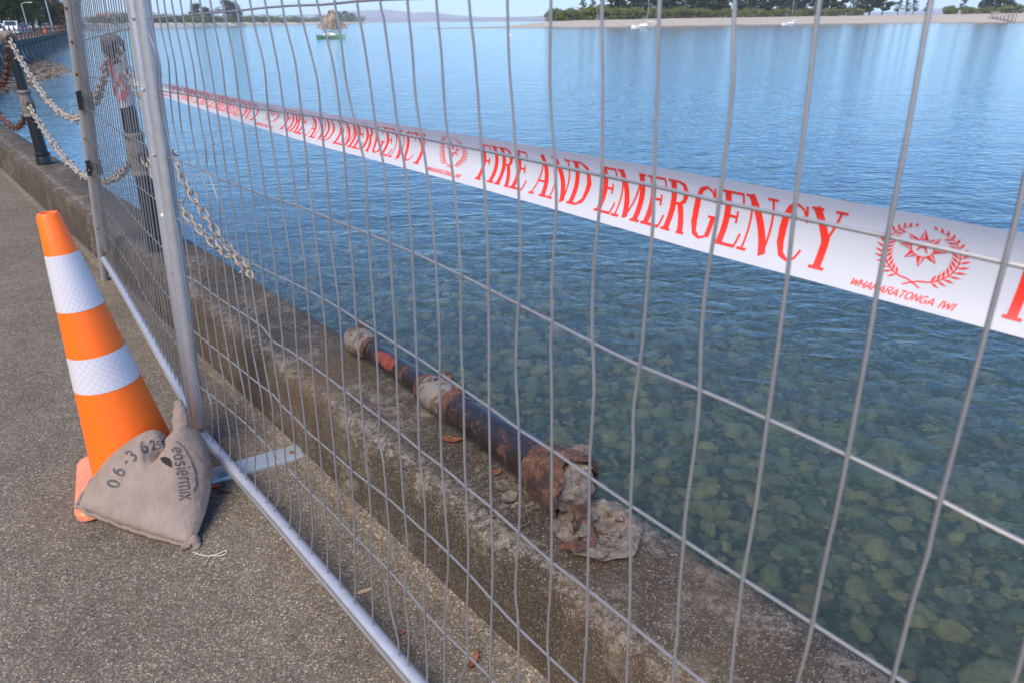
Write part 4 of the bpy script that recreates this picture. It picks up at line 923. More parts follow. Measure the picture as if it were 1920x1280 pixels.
def stamp(E):
    """one emblem centred at E along the tape, then the words that follow it (running towards -a)"""
    LENW = 0.80; a0 = E - 0.103; mb = MB(); lift = [0.0006]
    x = 0
    VT, VB = 0.15, 0.87
    for ch in TEXT:
        w, strokes = SERIF[ch]
        for si, (pts, ws) in enumerate(strokes):
            lift[0] = 0.0006 + 0.00012 * si
            add_ribbon(mb, ribbon(pts, ws), lambda X, Y: tape_pt(a0 - (x + X) / TW * LENW, VB - (VB - VT) * Y, lift[0]))
        x += w
    lift[0] = 0.0008
    em = lambda X, Y: tape_pt(E - X * 0.105, 0.43 - Y * 0.70, lift[0])
    for s in (-1, 1):
        stem = [(s * 0.10 * -1, -0.53), (s * .06, -0.44)] + [(s * (.06 + 0.36 * math.sin(R(t))), -0.02 - 0.42 * math.cos(R(t))) for t in range(15, 171, 10)]
        stem = [(p[0], p[1]) for p in stem]; lift[0] = 0.0007
        add_ribbon(mb, ribbon(stem, [0.022 - 0.012 * i / len(stem) for i in range(len(stem))], .05), em)
        for k in range(15):
            t = 22 + 148 * k / 14; cx, cy = s * (.06 + 0.36 * math.sin(R(t))), -0.02 - 0.42 * math.cos(R(t))
            tx, ty = s * math.cos(R(t)), math.sin(R(t)); g = 1 - 0.45 * abs(k - 4) / 10
            for sd, L0 in ((1, .15), (-1, .15)):
                if sd < 0 and k > 11: continue
                nx, ny = (ty * s * sd * s, -tx * sd) ; nx, ny = sd * s * math.sin(R(t)) , -sd * math.cos(R(t))
                dx, dy = nx * .8 + tx * .6, ny * .8 + ty * .6
                if sd < 0: dx, dy = nx * .80 + tx * .6, ny * .80 + ty * .6
                lift[0] = 0.0008 + 0.0001 * (k % 3); l = L0 * g
                add_ribbon(mb, [((cx, cy), (cx, cy)), ((cx + dx * l * .5 - dy * .017, cy + dy * l * .5 + dx * .017), (cx + dx * l * .5 + dy * .017, cy + dy * l * .5 - dx * .017)), ((cx + dx * l, cy + dy * l), (cx + dx * l, cy + dy * l))], em)
    lift[0] = 0.0011; sc_ = lambda r, t: (r * math.cos(R(t)) * .9, 0.07 + r * math.sin(R(t)))
    for k in range(8):
        t = 90 + 45 * k; tip = sc_(.30 if k % 2 == 0 else .28, t); b0, b1, mid = sc_(.155, t - 20), sc_(.155, t + 20), sc_(.145, t)
        o = len(mb.v); mb.v += [em(*q) for q in (tip, mid, b0)]; mb.f.append((o, o + 1, o + 2))
        add_ribbon(mb, ribbon([tip, b1], [.008, .012], .1), em)
        add_ribbon(mb, ribbon([((tip[0] + b1[0]) / 2 * .98, (tip[1] + b1[1]) / 2), ((mid[0] + b1[0]) / 2, (mid[1] + b1[1]) / 2)], [.006, .008], .1), em)
    lift[0] = 0.0013
    add_ribbon(mb, ribbon([sc_(.142, t) for t in range(0, 361, 20)], [.014] * 19, .1), em)
    add_ribbon(mb, ribbon([(-.06, .02), (-.03, .08), (0, .10), (.03, .08), (.06, .0)], [.012, .03, .05, .03, .01], .03), em)
    add_ribbon(mb, ribbon([(0, .18), (0, .08)], [.06, .03], .05), em)
    msg = 'WHAKARATONGA IWI'; wsum = sum(SANS[c][0] for c in msg); x = 0
    for ch in msg:
        w, strokes = SANS[ch]
        for si, pts in enumerate(strokes):
            lift[0] = 0.0007 + .0001 * si
            add_ribbon(mb, ribbon(pts, [.16] * len(pts), .3), lambda X, Y: tape_pt(E + 0.072 - (x + X + Y * .25) / wsum * 0.128, 0.935 - 0.075 * Y, lift[0]))
        x += w
    obj('printed_text', mb, M['tape_red'], tp, smooth=False)['kind'] = 'stuff'
for E in (3.287, 2.287, 1.287, 0.287, -0.713, -1.713): stamp(E)
# the end wound round the bollard neck
wr = MB(); c = P(BA, BN, 0)
for i in range(9):
    z = 1.035 + 0.20 * i / 8
    for k in range(26):
        t = 2 * math.pi * k / 26; r = 0.0425 + 0.004 * noise.noise(Vector((math.cos(t) * 2, math.sin(t) * 2, z * 25))) ; wr.v.append(Vector((c.x + r * math.cos(t), c.y + r * math.sin(t), z + 0.014 * math.sin(t + .5))))
wr.f = [(i * 26 + k, i * 26 + (k + 1) % 26, (i + 1) * 26 + (k + 1) % 26, (i + 1) * 26 + k) for i in range(8) for k in range(26)]
obj('tape_wrap', wr, M['tape_white'], tp)
wm = MB(); 
for (th, zz, ch) in ((200, 1.075, 'N'), (245, 1.05, 'A'), (290, 1.08, 'E'), (215, 1.14, 'Y'), (262, 1.125, 'R'), (320, 1.15, 'D'), (240, 1.19, 'F')):
    for si, (pts, ws) in enumerate(SERIF[ch][1]):
        fn = lambda X, Y: Vector((c.x + (0.0478 + .0002 * si) * math.cos(R(th) + (X * .06 + Y * .02) / 0.046), c.y + (0.0478 + .0002 * si) * math.sin(R(th) + (X * .06 + Y * .02) / 0.046), zz + Y * .055 + X * .012))
        add_ribbon(wm, ribbon(pts, ws), fn)
obj('printed_text', wm, M['tape_red'], tp, smooth=False)['kind'] = 'stuff'

# ================================================================== TRAFFIC CONE
CB, CT = Vector((-1.272, 1.925, 0.0)), Vector((-1.325, 1.925, 0.915))
cax = (CT - CB).normalized(); cm = Matrix.Translation(CB + Vector((0, 0, 0.012))) @ cax.to_track_quat('Z', 'Y').to_matrix().to_4x4(); CL = (CT - CB).length - 0.012
cone = thing('traffic_cone', 'orange traffic cone with two white reflective bands beside the sandbag', 'traffic cone', CB)
def cz(y, x): 
    r = ray(x, y); return (CAM_H + r.z / r.y * 1.925) / 0.915 * CL
zs = [cz(474, 114), cz(575, 148), cz(656, 176), cz(716, 198)]
def cr(h): return 0.135 - (0.135 - 0.029) * (h - 0.03) / (CL - 0.03)
obj('cone_body', MB().lathe([(0.137, 0.026)] + [(cr(h), h) for h in (0.04, 0.2, 0.4, 0.6, CL - 0.008)] + [(cr(CL) - .003, CL - .001), (0.018, CL), (0.016, CL - 0.01), (0.013, CL - 0.03)], cm, 48), M['orange'], cone)
for z0, z1 in ((zs[1], zs[0]), (zs[3], zs[2])):
    b_ = MB(); n = 48; hs = [z0 + (z1 - z0) * i / 4 for i in range(5)]
    b_.v = [cm @ Vector(((cr(h) + .0012) * math.cos(2 * math.pi * k / n), (cr(h) + .0012) * math.sin(2 * math.pi * k / n), h)) for h in hs for k in range(n)]
    b_.f = [(i * n + k, i * n + (k + 1) % n, (i + 1) * n + (k + 1) % n, (i + 1) * n + k) for i in range(4) for k in range(n)]
    o = obj('reflective_band', b_, M['reflective'], cone); uvl = o.data.uv_layers.new(name='UVMap')
    for pi, poly in enumerate(o.data.polygons):
        k = pi % n; i = pi // n
        for li, (dk, di) in zip(poly.loop_indices, ((0, 0), (1, 0), (1, 1), (0, 1))): uvl.data[li].uv = ((k + dk) / n * 0.55, hs[i + di] - z0)
sq = MB(); yaw = R(29); pts = []
for (sx, sy) in ((1, 1), (-1, 1), (-1, -1), (1, -1)):
    for i in range(7):
        t = math.atan2(sy, sx) + R(-45 + 15 * i); pts.append((sx * 0.145 + 0.045 * math.cos(t), sy * 0.145 + 0.045 * math.sin(t)))
rm = Matrix.Rotation(yaw, 4, 'Z'); npn = len(pts)
for (k, z) in ((1.0, 0.0), (1.0, 0.02), (0.975, 0.028), (0.72, 0.034)): sq.v += [cm @ rm @ Vector((x * k, y * k, z)) for x, y in pts]
sq.f = [(i * npn + j, i * npn + (j + 1) % npn, (i + 1) * npn + (j + 1) % npn, (i + 1) * npn + j) for i in range(3) for j in range(npn)] + [tuple(range(npn))[::-1], tuple(3 * npn + j for j in range(npn))]
obj('cone_base', sq, M['orange_faded'], cone, label='sun faded square base')

# ================================================================== SANDBAG
def pz(x, y, f):
    r = ray(x, y); return C0 + r * (f / r.y)
bag = thing('sandbag', 'beige cloth sandbag slumped against the fence post over the cone base', 'sandbag', (-1.1, 1.72, 0))
gA, gB, gD, gE = Vector((-1.345, 1.70, 0.052)), Vector((-0.945, 1.568, 0.012)), pz(373, 806, 1.89), pz(282, 815, 1.86)
def bez(p, c, q, t): return p * (1 - t) ** 2 + c * 2 * t * (1 - t) + q * t * t
def e_bot(u): return bez(gA, Vector((-1.15, 1.625, 0.012)), gB, u)
TOPE = crom([gE, pz(298, 807, 1.87), pz(310, 815, 1.865), pz(320, 838, 1.835), pz(330, 815, 1.855), pz(348, 799, 1.875), gD], 10)
def e_top(u): return TOPE[min(len(TOPE) - 1, int(u * (len(TOPE) - 1) + .5))].copy()
def e_left(v): return bez(gA, Vector((-1.315, 1.86, 0.135)), gE, v)
def e_right(v): return bez(gB, Vector((-0.93, 1.83, 0.085)), gD, v)
def coons(u, v):
    return e_bot(u) * (1 - v) + e_top(u) * v + e_left(v) * (1 - u) + e_right(v) * u - (gA * (1 - u) * (1 - v) + gB * u * (1 - v) + gE * (1 - u) * v + gD * u * v)
bnorm = (gB - gA).cross(gE - gA).normalized()
HU, HV = 0.52, 0.80                                    # where the handle slit pulls the cloth in
def bag_pt(u, v, front=True):
    p = coons(u, v); b = (16 * u * (1 - u) * v * (1 - v)) ** 0.42
    du, dv = (u - HU), (v - HV); pinch = math.exp(-(du * du / 0.012 + dv * dv / 0.01)); fold = math.exp(-(du * du / 0.004)) * max(0, min(1, (v - 0.55) / .2))
    fine = 0.006 * noise.noise(Vector((u * 5, v * 5, 1))) + 0.003 * noise.noise(Vector((u * 13, v * 13, 2)))
    crease = 0.006 * math.sin((du * .8 + dv * .5) * 60) * math.exp(-(du * du + dv * dv) / .02)
    if front:
        h = 0.088 * b * (1 - 0.62 * pinch) * (1 - 0.38 * fold) + (fine + crease) * b
        q = p + bnorm * h
    else:
        q = p - bnorm * 0.05 * b
    q.z = max(q.z, 0.004); return q
NB = 64; mb = MB()
for fr_ in (True, False):
    for i in range(NB + 1):
        for j in range(NB + 1): mb.v.append(bag_pt(i / NB, j / NB, fr_))
o1 = (NB + 1) ** 2
for i in range(NB):
    for j in range(NB):
        q = (i * (NB + 1) + j, (i + 1) * (NB + 1) + j, (i + 1) * (NB + 1) + j + 1, i * (NB + 1) + j + 1); mb.f.append(q); mb.f.append(tuple(o1 + k for k in q[::-1]))
bo = obj('cloth', mb, M['sack'], bag, deg=80); uvl = bo.data.uv_layers.new(name='UVMap')
for poly in bo.data.polygons:
    for li in poly.loop_indices:
        vi = bo.data.loops[li].vertex_index % o1; uvl.data[li].uv = ((vi // (NB + 1)) / NB * 0.42, (vi % (NB + 1)) / NB * 0.33)
tree = BVHTree.FromPolygons([tuple(v) for v in mb.v], [f for f in mb.f if max(f) < o1])
def on_bag(x, y, lift=0.0012):
    hit = tree.ray_cast(C0, ray(x, y).normalized())
    if hit[0] is None: return None
    n = hit[1] if hit[1].dot(ray(x, y)) < 0 else -hit[1]
    return hit[0] + n * lift
ink = MB()
def ink_ribbon(rib, fn):
    pts = [(fn(*l), fn(*r)) for l, r in rib]
    if any(a is None or b is None for a, b in pts): return
    o = len(ink.v)
    for a, b in pts: ink.v += [a, b]
    ink.f.extend([(o + 2 * i, o + 2 * i + 1, o + 2 * i + 3, o + 2 * i + 2) for i in range(len(pts) - 1)])
# phone number climbing the left edge; each glyph: pixel of its foot, reading angle
for ch, x, y, ang, h in (('0', 222, 915, -78, 22), ('6', 230, 894, -70, 22), ('-', 242, 874, -58, 22), ('3', 250, 866, -48, 22), ('6', 268, 850, -28, 21), ('2', 284, 843, -18, 17), ('5', 295, 840, -12, 13), ('5', 303, 838, -10, 11)):
    ca, sa = math.cos(R(ang)), math.sin(R(ang))
    for pts in SANS[ch][1]: ink_ribbon(ribbon(pts, [.21] * len(pts), .12), lambda X, Y: on_bag(x + (X * ca + Y * sa) * h, y + (X * sa - Y * ca) * h))
# product word running down the right side
pos = 0; word = 'easiermix'
for ch in word:
    w, strokes = SANS[ch]
    for pts in strokes:
        def fn(X, Y, pos=pos):
            s = (pos + X) / 5.3; bx = 322 + 16 * math.sin(s * 2.2) * .6 + s * 6; by = 838 + 110 * s; k = 25 + 15 * s
            return on_bag(bx + Y * k, by + Y * k * -.12)
        ink_ribbon(ribbon(pts, [.15] * len(pts), .12), fn)
    pos += w
ink_ribbon(ribbon([(330, 826), (345, 838), (358, 860), (367, 885), (369, 908), (365, 918)], [2, 3, 4, 5, 5, 5], 4), lambda X, Y: on_bag(X, Y))
obj('printed_text', ink, M['ink'], bag, smooth=False)['kind'] = 'stuff'
# dark slit of the carrying handle
sl_ = MB(); ctr = (318, 866)
ring = [(300, 858), (308, 855), (318, 858), (322, 866), (322, 876), (314, 872), (305, 866)]
pts = [on_bag(x, y, .0015) for x, y in ring]
if all(p is not None for p in pts): sl_.v = pts; sl_.f = [tuple(range(len(pts)))]; obj('handle_slit', sl_, M['dark'], bag, smooth=False)
# sewn hems: wavy welts along the lower and left edges
for k, (fn, n, sgn) in enumerate(((e_bot, 46, 1), (e_left, 40, 1))):
    h = MB(); pts = []; vs = []
    for i in range(n + 1):
        t = i / n; p = fn(t); wv = 0.004 * noise.noise(Vector((t * 11, k, 0))) + 0.003 * noise.noise(Vector((t * 25, k, 5)))
        out = Vector((-.25, -.96, 0)) if k == 0 else Vector((-.86, .0, .4)); p2 = p + out * (0.006 + .005 * noise.noise(Vector((t * 14, k, 9)))) + Vector((0, 0, wv + 0.004)); p2.z = max(p2.z, .005)
        pts.append(p2)
    h.tube(pts, [0.0062 + 0.002 * noise.noise(Vector((i * .6, k, 3))) for i in range(n + 1)], 8); obj('hem', h, M['sack'], bag)
# the tied ears at the top
def ear(path, widths, thick, nm='ear', lab=None):
    h = MB(); pp = crom([Vector(p) for p in path], 6); ww = [lerp_tab(list(zip([i / (len(widths) - 1) for i in range(len(widths))], widths)), i / (len(pp) - 1)) for i in range(len(pp))]
    vs = []; side = Vector((0.93, 0.35, 0.0)).normalized()
    for i, p in enumerate(pp):
        t = (pp[min(i + 1, len(pp) - 1)] - pp[max(0, i - 1)]).normalized(); s = (side - t * side.dot(t)).normalized(); nrm = s.cross(t)
        for k in range(14):
            a_ = 2 * math.pi * k / 14; f = 1 + .22 * noise.noise(Vector((math.cos(a_) * 1.5, math.sin(a_) * 1.5, i * .35))); vs.append(p + s * math.cos(a_) * ww[i] * f + nrm * math.sin(a_) * thick * f * (ww[i] / max(widths)))
    h.add(vs, [(i * 14 + k, i * 14 + (k + 1) % 14, (i + 1) * 14 + (k + 1) % 14, (i + 1) * 14 + k) for i in range(len(pp) - 1) for k in range(14)] + [tuple(range(14))[::-1], tuple((len(pp) - 1) * 14 + k for k in range(14))])
    o = obj(nm, h, M['sack'], bag, deg=80); u = o.data.uv_layers.new(name='UVMap')
    for poly in o.data.polygons:
        for li in poly.loop_indices:
            q = o.data.vertices[o.data.loops[li].vertex_index].co; u.data[li].uv = (q.x + q.y * .4, q.z + q.y * .4)
    return o
def pz(x, y, f):
    r = ray(x, y); return C0 + r * (f / r.y)
ear([pz(340, 815, 1.91), pz(338, 790, 1.95), pz(336, 768, 1.98), pz(334, 750, 2.0)], [0.022, 0.026, 0.020, 0.013], 0.016)
ear([pz(352, 1012, 1.585), pz(360, 1018, 1.58), pz(364, 1025, 1.572), pz(361, 1031, 1.565)], [0.03, 0.027, 0.018, 0.006], 0.018)
# loose thread
sg = MB(); path = [at_z(x, y, .004) for x, y in [(362, 1034), (380, 1040), (395, 1041), (412, 1036), (424, 1031), (423, 1037), (410, 1041), (395, 1040)]]
sg.tube(crom(path, 5), 0.0012, 5); sg.tube(crom([at_z(x, y, .004) for x, y in [(394, 1040), (388, 1050), (384, 1058)]], 4), 0.0011, 5)
obj('loose_thread', sg, M['string'], bag)

# ================================================================== LITTER
def flake(name, px, z, ln_, wd, ang, mat, label, cat, curl=0.3, group=None, n=7):
    c = at_z(px[0], px[1], z); mb = MB(); d = Vector((math.cos(R(ang)), math.sin(R(ang)), 0)); s = Vector((-d.y, d.x, 0))
    for lay in (0, 1):
        for i in range(n + 1):
            t = i / n; w = wd * (math.sin(math.pi * (0.08 + 0.84 * t)) ** .7) * (1 + .2 * noise.noise(Vector((t * 5, px[0], 0)))); h = 0.004 + curl * ln_ * (t - .5) ** 2 - lay * .0022
            for k in (-1, 0, 1): q = c + d * (t - .5) * ln_ + s * k * w / 2; q.z = z + max(0.001, h + abs(k) * curl * wd * .3); mb.v.append(q)
    m_ = 3 * (n + 1)
    for i in range(n):
        for k in (0, 1):
            q = (3 * i + k, 3 * i + k + 1, 3 * i + 4 + k, 3 * i + 3 + k); mb.f += [q, tuple(m_ + j for j in q[::-1])]
    return top_mesh(name, mb, mat, c, label, cat, group)
flake('dead_leaf', (845, 826), WALL_TOP, .075, .026, -10, M['leaf_brown'], 'curled brown leaf on the wall beside the toppled bollard', 'leaf', .35)
flake('dead_leaf', (888, 1240), 0, .05, .02, 70, M['leaf_brown'], 'dark brown leaf on the pavement at the foot of the wall', 'leaf', .5)
flake('dead_leaf', (752, 1187), 0, .022, .014, 10, M['leaf_brown'], 'small red brown leaf on the pavement left of the paper scrap', 'leaf')
flake('dead_leaf', (406, 912), 0, .03, .018, 30, M['tape_red'], 'bright red scrap on the pavement beside the sandbag', 'litter', .2)
flake('dead_leaf', (420, 922), 0, .05, .012, -20, M['leaf_brown'], 'thin brown leaf on the pavement right of the sandbag', 'leaf', .4)
flake('wood_chip', (683, 1109), 0, .042, .013, 25, M['wood'], 'pale wood chip on the pavement behind the bottom rail', 'wood chip', .05)
flake('paper_scrap', (857, 1137), 0, .085, .016, 132, M['paper'], 'torn pale paper scrap lying against the wall foot', 'paper', .15)
flake('paint_flake', (955, 935), WALL_TOP, .05, .04, 60, M['rubble'], 'pale flake of concrete on the wall below the toppled bollard', 'flake', .3)
flake('rust_flake', (930, 888), WALL_TOP, .03, .02, 10, M['rust'], 'rust flake on the wall left of the bollard base', 'flake', .4)
rust_bits = MB(); r2 = random.Random(3)
for i in range(420):
    if i < 300: q = at_z(r2.gauss(985, 75), r2.gauss(945, 45), WALL_TOP)
    else: q = at_z(r2.gauss(1110, 40), r2.gauss(1025, 25), WALL_TOP)
    n_ = q.dot(DN); a_ = q.dot(DA)
    if not (nfront(a_) + .05 < n_ < nwater(a_) - .03): continue
    s = r2.uniform(.0018, .0065); rust_bits.blob(q + Vector((0, 0, s * .4)), (s * r2.uniform(.8, 1.8), s, s * .6), 1, .3, i)
M['crumb'] = simple('crumb', (0.055, 0.034, 0.024), 0.95, var=0.8, scale=80)
o = struct('rust_crumbs', rust_bits, M['crumb'], False, 'stuff') 
bits = MB()
for i in range(330):
    x, y = r2.uniform(0, 1000), r2.uniform(380, 1280); q = at_z(x, y, 0)
    if q.dot(DN) > nbase(q.dot(DA)) - .02 or (q - Vector((-1.15, 1.75, 0))).length < .35: continue
    s = r2.uniform(.0012, .0034); bits.blob(q + Vector((0, 0, s * .3)), (s * r2.uniform(.8, 2), s, s * .6), 1, .2, i)
struct('grit', bits, M['mortar'], False, 'stuff')
rb2 = MB()
for i in range(34):
    t = r2.uniform(0, 6.28); rr = r2.uniform(.02, .1); s = r2.uniform(.005, .016); rb2.blob(SOCK + Vector((math.cos(t) * rr, math.sin(t) * rr, .018)), (s, s * .8, s * .6), 1, .35, i)
struct('socket_rubble', rb2, M['rubble'], False, 'stuff')
for i, (x, y, l, w, rz) in enumerate(((1085, 1030, .085, .03, 15), (1118, 1044, .05, .02, -5), (1093, 1000, .06, .018, 80), (1070, 995, .05, .018, 95))):
    c = at_z(x, y, WALL_TOP + .02); mb = MB(); mm = Matrix.Translation(c + Vector((0, 0, .012))) @ Matrix.Rotation(R(rz), 4, 'Z') @ Matrix.Rotation(R(12), 4, 'Y'); mb.blob((0, 0, 0), (l / 2, w / 2, .009), 2, .35, 40 + i, mm)
    top_mesh('rust_shard', mb, M['rust_heavy' if i < 1 else 'rubble'], c, ('long rusty iron shard lying in the broken socket', 'pale mortar sliver at the near rim of the socket', 'upright mortar sliver left of the bent strap', 'small mortar sliver at the left rim of the socket')[i], 'shard')

# ================================================================== FAR SHORES
def shore_land(name, line, htab, inland, mat, rows):
    mb = MB(); w = len(rows)
    for (x, y) in line:
        q = at_z(x, y, WATER_Z); h = lerp_tab(htab, x)
        for (t, k) in rows:
            p = q + inland * t; p.z = WATER_Z - 1.0 if k < 0 else WATER_Z + (h - WATER_Z) * k; p.z += 0.25 * k * noise.noise(Vector((p.x * .05, p.y * .05, 0))); mb.v.append(p)
    mb.f = [(i * w + j, i * w + j + 1, (i + 1) * w + j + 1, (i + 1) * w + j) for i in range(len(line) - 1) for j in range(w - 1)]
    return struct(name, mb, mat)
INL = Vector((0.3, 0.954, 0))
ISL = [(760, 55.4), (780, 55.1), (850, 54.4), (900, 53.9), (950, 53.3), (1000, 52.7), (1050, 52.2), (1150, 51), (1250, 49.5), (1350, 48), (1480, 46), (1600, 44.8), (1700, 43.7), (1800, 43), (1920, 42.4), (2050, 41.8), (2250, 41)]
ISH = [(760, -1.62), (780, -1.5), (850, -1.25), (920, -.7), (960, .5), (1000, 1.3), (1100, 1.9), (1300, 2.5), (1500, 3.0), (1700, 3.6), (1920, 4.0)]
shore_land('island', ISL, ISH, INL, M['island'], [(-10, -1), (0, 0), (6, .22), (16, .5), (30, .9), (45, 1.0), (120, 1.0), (150, -1)])
SPL = [(100, 58.5), (150, 57), (180, 56), (240, 54.3), (300, 53), (400, 50.3), (500, 47.9), (600, 46.0), (690, 44.6)]
shore_land('sand_spit', SPL, [(100, 2.2), (690, 3.0)], Vector((-.35, .94, 0)), M['spit'], [(-12, -1), (0, 0), (10, .45), (22, .85), (40, 1.0), (160, 1.05), (200, -1)])
# hills across the bay
def ridge(name, dist, zs, mat, seed):
    mb = MB(); n = 120; rows = [(0, 0), (.25, .45), (.6, .8), (1, 1), (1.6, .6)]
    for i in range(n + 1):
        t = R(-62 + 124 * i / n); h = zs * (0.62 + 0.55 * noise.fractal(Vector((i * .09 + seed, 0, seed)), 1.0, 2.0, 5)); h = max(h, zs * .2)
        for (k, f) in rows:
            d = dist + k * dist * .12; mb.v.append(Vector((math.sin(t) * d, math.cos(t) * d, -4 + h * f * (1 + .25 * noise.noise(Vector((i * .5, k * 3, seed)))))))
    w = len(rows); mb.f = [(i * w + j, i * w + j + 1, (i + 1) * w + j + 1, (i + 1) * w + j) for i in range(n) for j in range(w - 1)]
    return struct(name, mb, mat)
ridge('near_hills', 7600, 75, M['hill_far'], 3.0)
ridge('far_hills', 10800, 185, M['hill_far'], 8.0)
# land beyond the end of the curved wall
mb = MB(); xs = [-360 + 8 * i for i in range(38)]; ys = [150 + 8 * i for i in range(34)]
for x in xs:
    for y in ys:
        d = (-0.575 * y - 6 - x) * .85; d2 = min(d, (y - 150) * 1.2)
        z = -2.4 + max(0, min(2.4, d2 * .5)); z += max(0, d - 20) * .16 if d2 > 10 else 0; z += .4 * noise.noise(Vector((x * .05, y * .05, 0))); mb.v.append(Vector((x, y, min(z, 22))))
w = len(ys); mb.f = [(i * w + j, (i + 1) * w + j, (i + 1) * w + j + 1, i * w + j + 1) for i in range(len(xs) - 1) for j in range(w - 1)]
struct('headland', mb, M['hill_green'])
gnd = [(x, y, z) for (x, y, z) in [tuple(v) for v in mb.v]]
def head_z(x, y):
    return min(gnd, key=lambda g: (g[0] - x) ** 2 + (g[1] - y) ** 2)[2]

# ------------------------------------------------------------------ trees
def tree_proto(name, h, crown_r, crown_z, mat, seed, leaf=0.6, nleaf=900, kind='broad', trunk_r=None):
    r_ = random.Random(seed); tm = MB(); cm_ = MB(); tr = trunk_r or h * .022
    lean = Vector((r_.uniform(-.05, .05), r_.uniform(-.05, .05), 1)) * h
    tm.tube([lean * (i / 6) + Vector((r_.uniform(-.1, .1), r_.uniform(-.1, .1), 0)) * (i > 0) for i in range(7)], [tr * (1 - .8 * i / 6) for i in range(7)], 7)
    cl = []
    if kind == 'pine':
        nl = 11
        for i in range(nl):
            z = h * (crown_z + (1 - crown_z) * i / (nl - 1)); rad = crown_r * (1.05 - .75 * (i / (nl - 1)) ** 1.3) * r_.uniform(.55, 1.15)
            for k in range(r_.choice((2, 3, 3, 4))):
                t = r_.uniform(0, 6.28); c = Vector((math.cos(t) * rad * .62, math.sin(t) * rad * .62, z)) + lean * .0
                tm.tube([lean * (z / h) - Vector((0, 0, h * .03)), c], [tr * .3, tr * .08], 5); cl.append((c, Vector((rad * .55, rad * .55, h * .055))))
    else:
        for i in range(16):
            u, t = r_.uniform(-1, 1), r_.uniform(0, 6.28); q = math.sqrt(1 - u * u); rr = r_.uniform(.45, .85)
            c = Vector((math.cos(t) * q * crown_r * rr, math.sin(t) * q * crown_r * rr, h * (crown_z + (1 - crown_z) * (.5 + .42 * u))))
            if i < 7: tm.tube([lean * (crown_z * .8), c * .6 + lean * .2, c], [tr * .5, tr * .3, tr * .08], 5)
            s = r_.uniform(.3, .5) * crown_r; cl.append((c, Vector((s, s, s * .75))))
    for i in range(nleaf):
        c, s = r_.choice(cl); d = Vector((r_.gauss(0, 1), r_.gauss(0, 1), r_.gauss(0, 1))).normalized(); k = r_.uniform(.55, 1.08)
        p = c + Vector((d.x * s.x, d.y * s.y, d.z * s.z)) * k; n_ = (d + Vector((r_.uniform(-.7, .7), r_.uniform(-.7, .7), r_.uniform(-.2, .9)))).normalized()
        a_ = n_.orthogonal().normalized(); b_ = n_.cross(a_); t = r_.uniform(0, 3.14); a2 = a_ * math.cos(t) + b_ * math.sin(t); b2 = n_.cross(a2); l = leaf * r_.uniform(.6, 1.3)
        o = len(cm_.v); cm_.v += [p - a2 * l * .5, p - b2 * l * .3 + n_ * l * .1, p + a2 * l * .5, p + b2 * l * .3 + n_ * l * .1]; cm_.f.append((o, o + 1, o + 2, o + 3))
    root = thing(name, '', 'tree', (0, 0, 0)); obj('trunk', tm, M['bark'], root); obj('crown', cm_, mat, root, smooth=False); return root
used = set()
def plant(proto, loc, rz, sc_, label, group, cat='tree'):
    if proto.name not in used:
        used.add(proto.name); o = proto; o.location = loc; o.rotation_euler = (0, 0, rz); o.scale = (sc_,) * 3 if not isinstance(sc_, tuple) else sc_; o['label'] = label
    else: o = copy_tree(proto, loc, rz, sc_, label)
    o['group'] = group; o['category'] = cat; return o
pines = [tree_proto('pine_tree', 25, 9.0, .14, M['pine'], 31, 1.5, 2600, 'pine'), tree_proto('pine_tree', 23, 8.0, .2, M['pine'], 32, 1.5, 2200, 'pine'), tree_proto('pine_tree', 17, 3.9, .25, M['pine'], 33, .95, 800, 'pine')]
bushes = [tree_proto('shrub', 6.0, 5.0, .05, M['shrub'], 41, .8, 1400), tree_proto('shrub', 5.2, 5.6, .03, M['shrub'], 42, .8, 1400)]
rounds = [tree_proto('spit_tree', 13, 7.0, .22, M['pine'], 51, 1.1, 1100), tree_proto('spit_shrub', 5.0, 6.5, .05, M['broad'], 52, .9, 700)]
lefts = [tree_proto('broadleaf_tree', 17, 7.5, .2, M['broad'], 61, .55, 4200), tree_proto('broadleaf_tree', 15, 7.0, .18, foliage('dark_broad', (0.03, 0.045, 0.014), (0.10, 0.125, 0.03), 0.25), 62, .55, 3800), tree_proto('broadleaf_tree', 11, 5.5, .15, M['reddish'], 63, .5, 3000)]
def isl_pt(px, inland):
    y = lerp_tab(ISL, px); q = at_z(px, y, WATER_Z) + INL * inland; h = lerp_tab(ISH, px); k = 1 if inland >= 45 else (.5 + .4 * (inland - 16) / 14 if inland < 30 else .9 + .1 * (inland - 30) / 15)
    q.z = WATER_Z + (h - WATER_Z) * k - .15; return q
r3 = random.Random(12)
def band(lo, hi, x):
    return lo + (hi - lo) * x
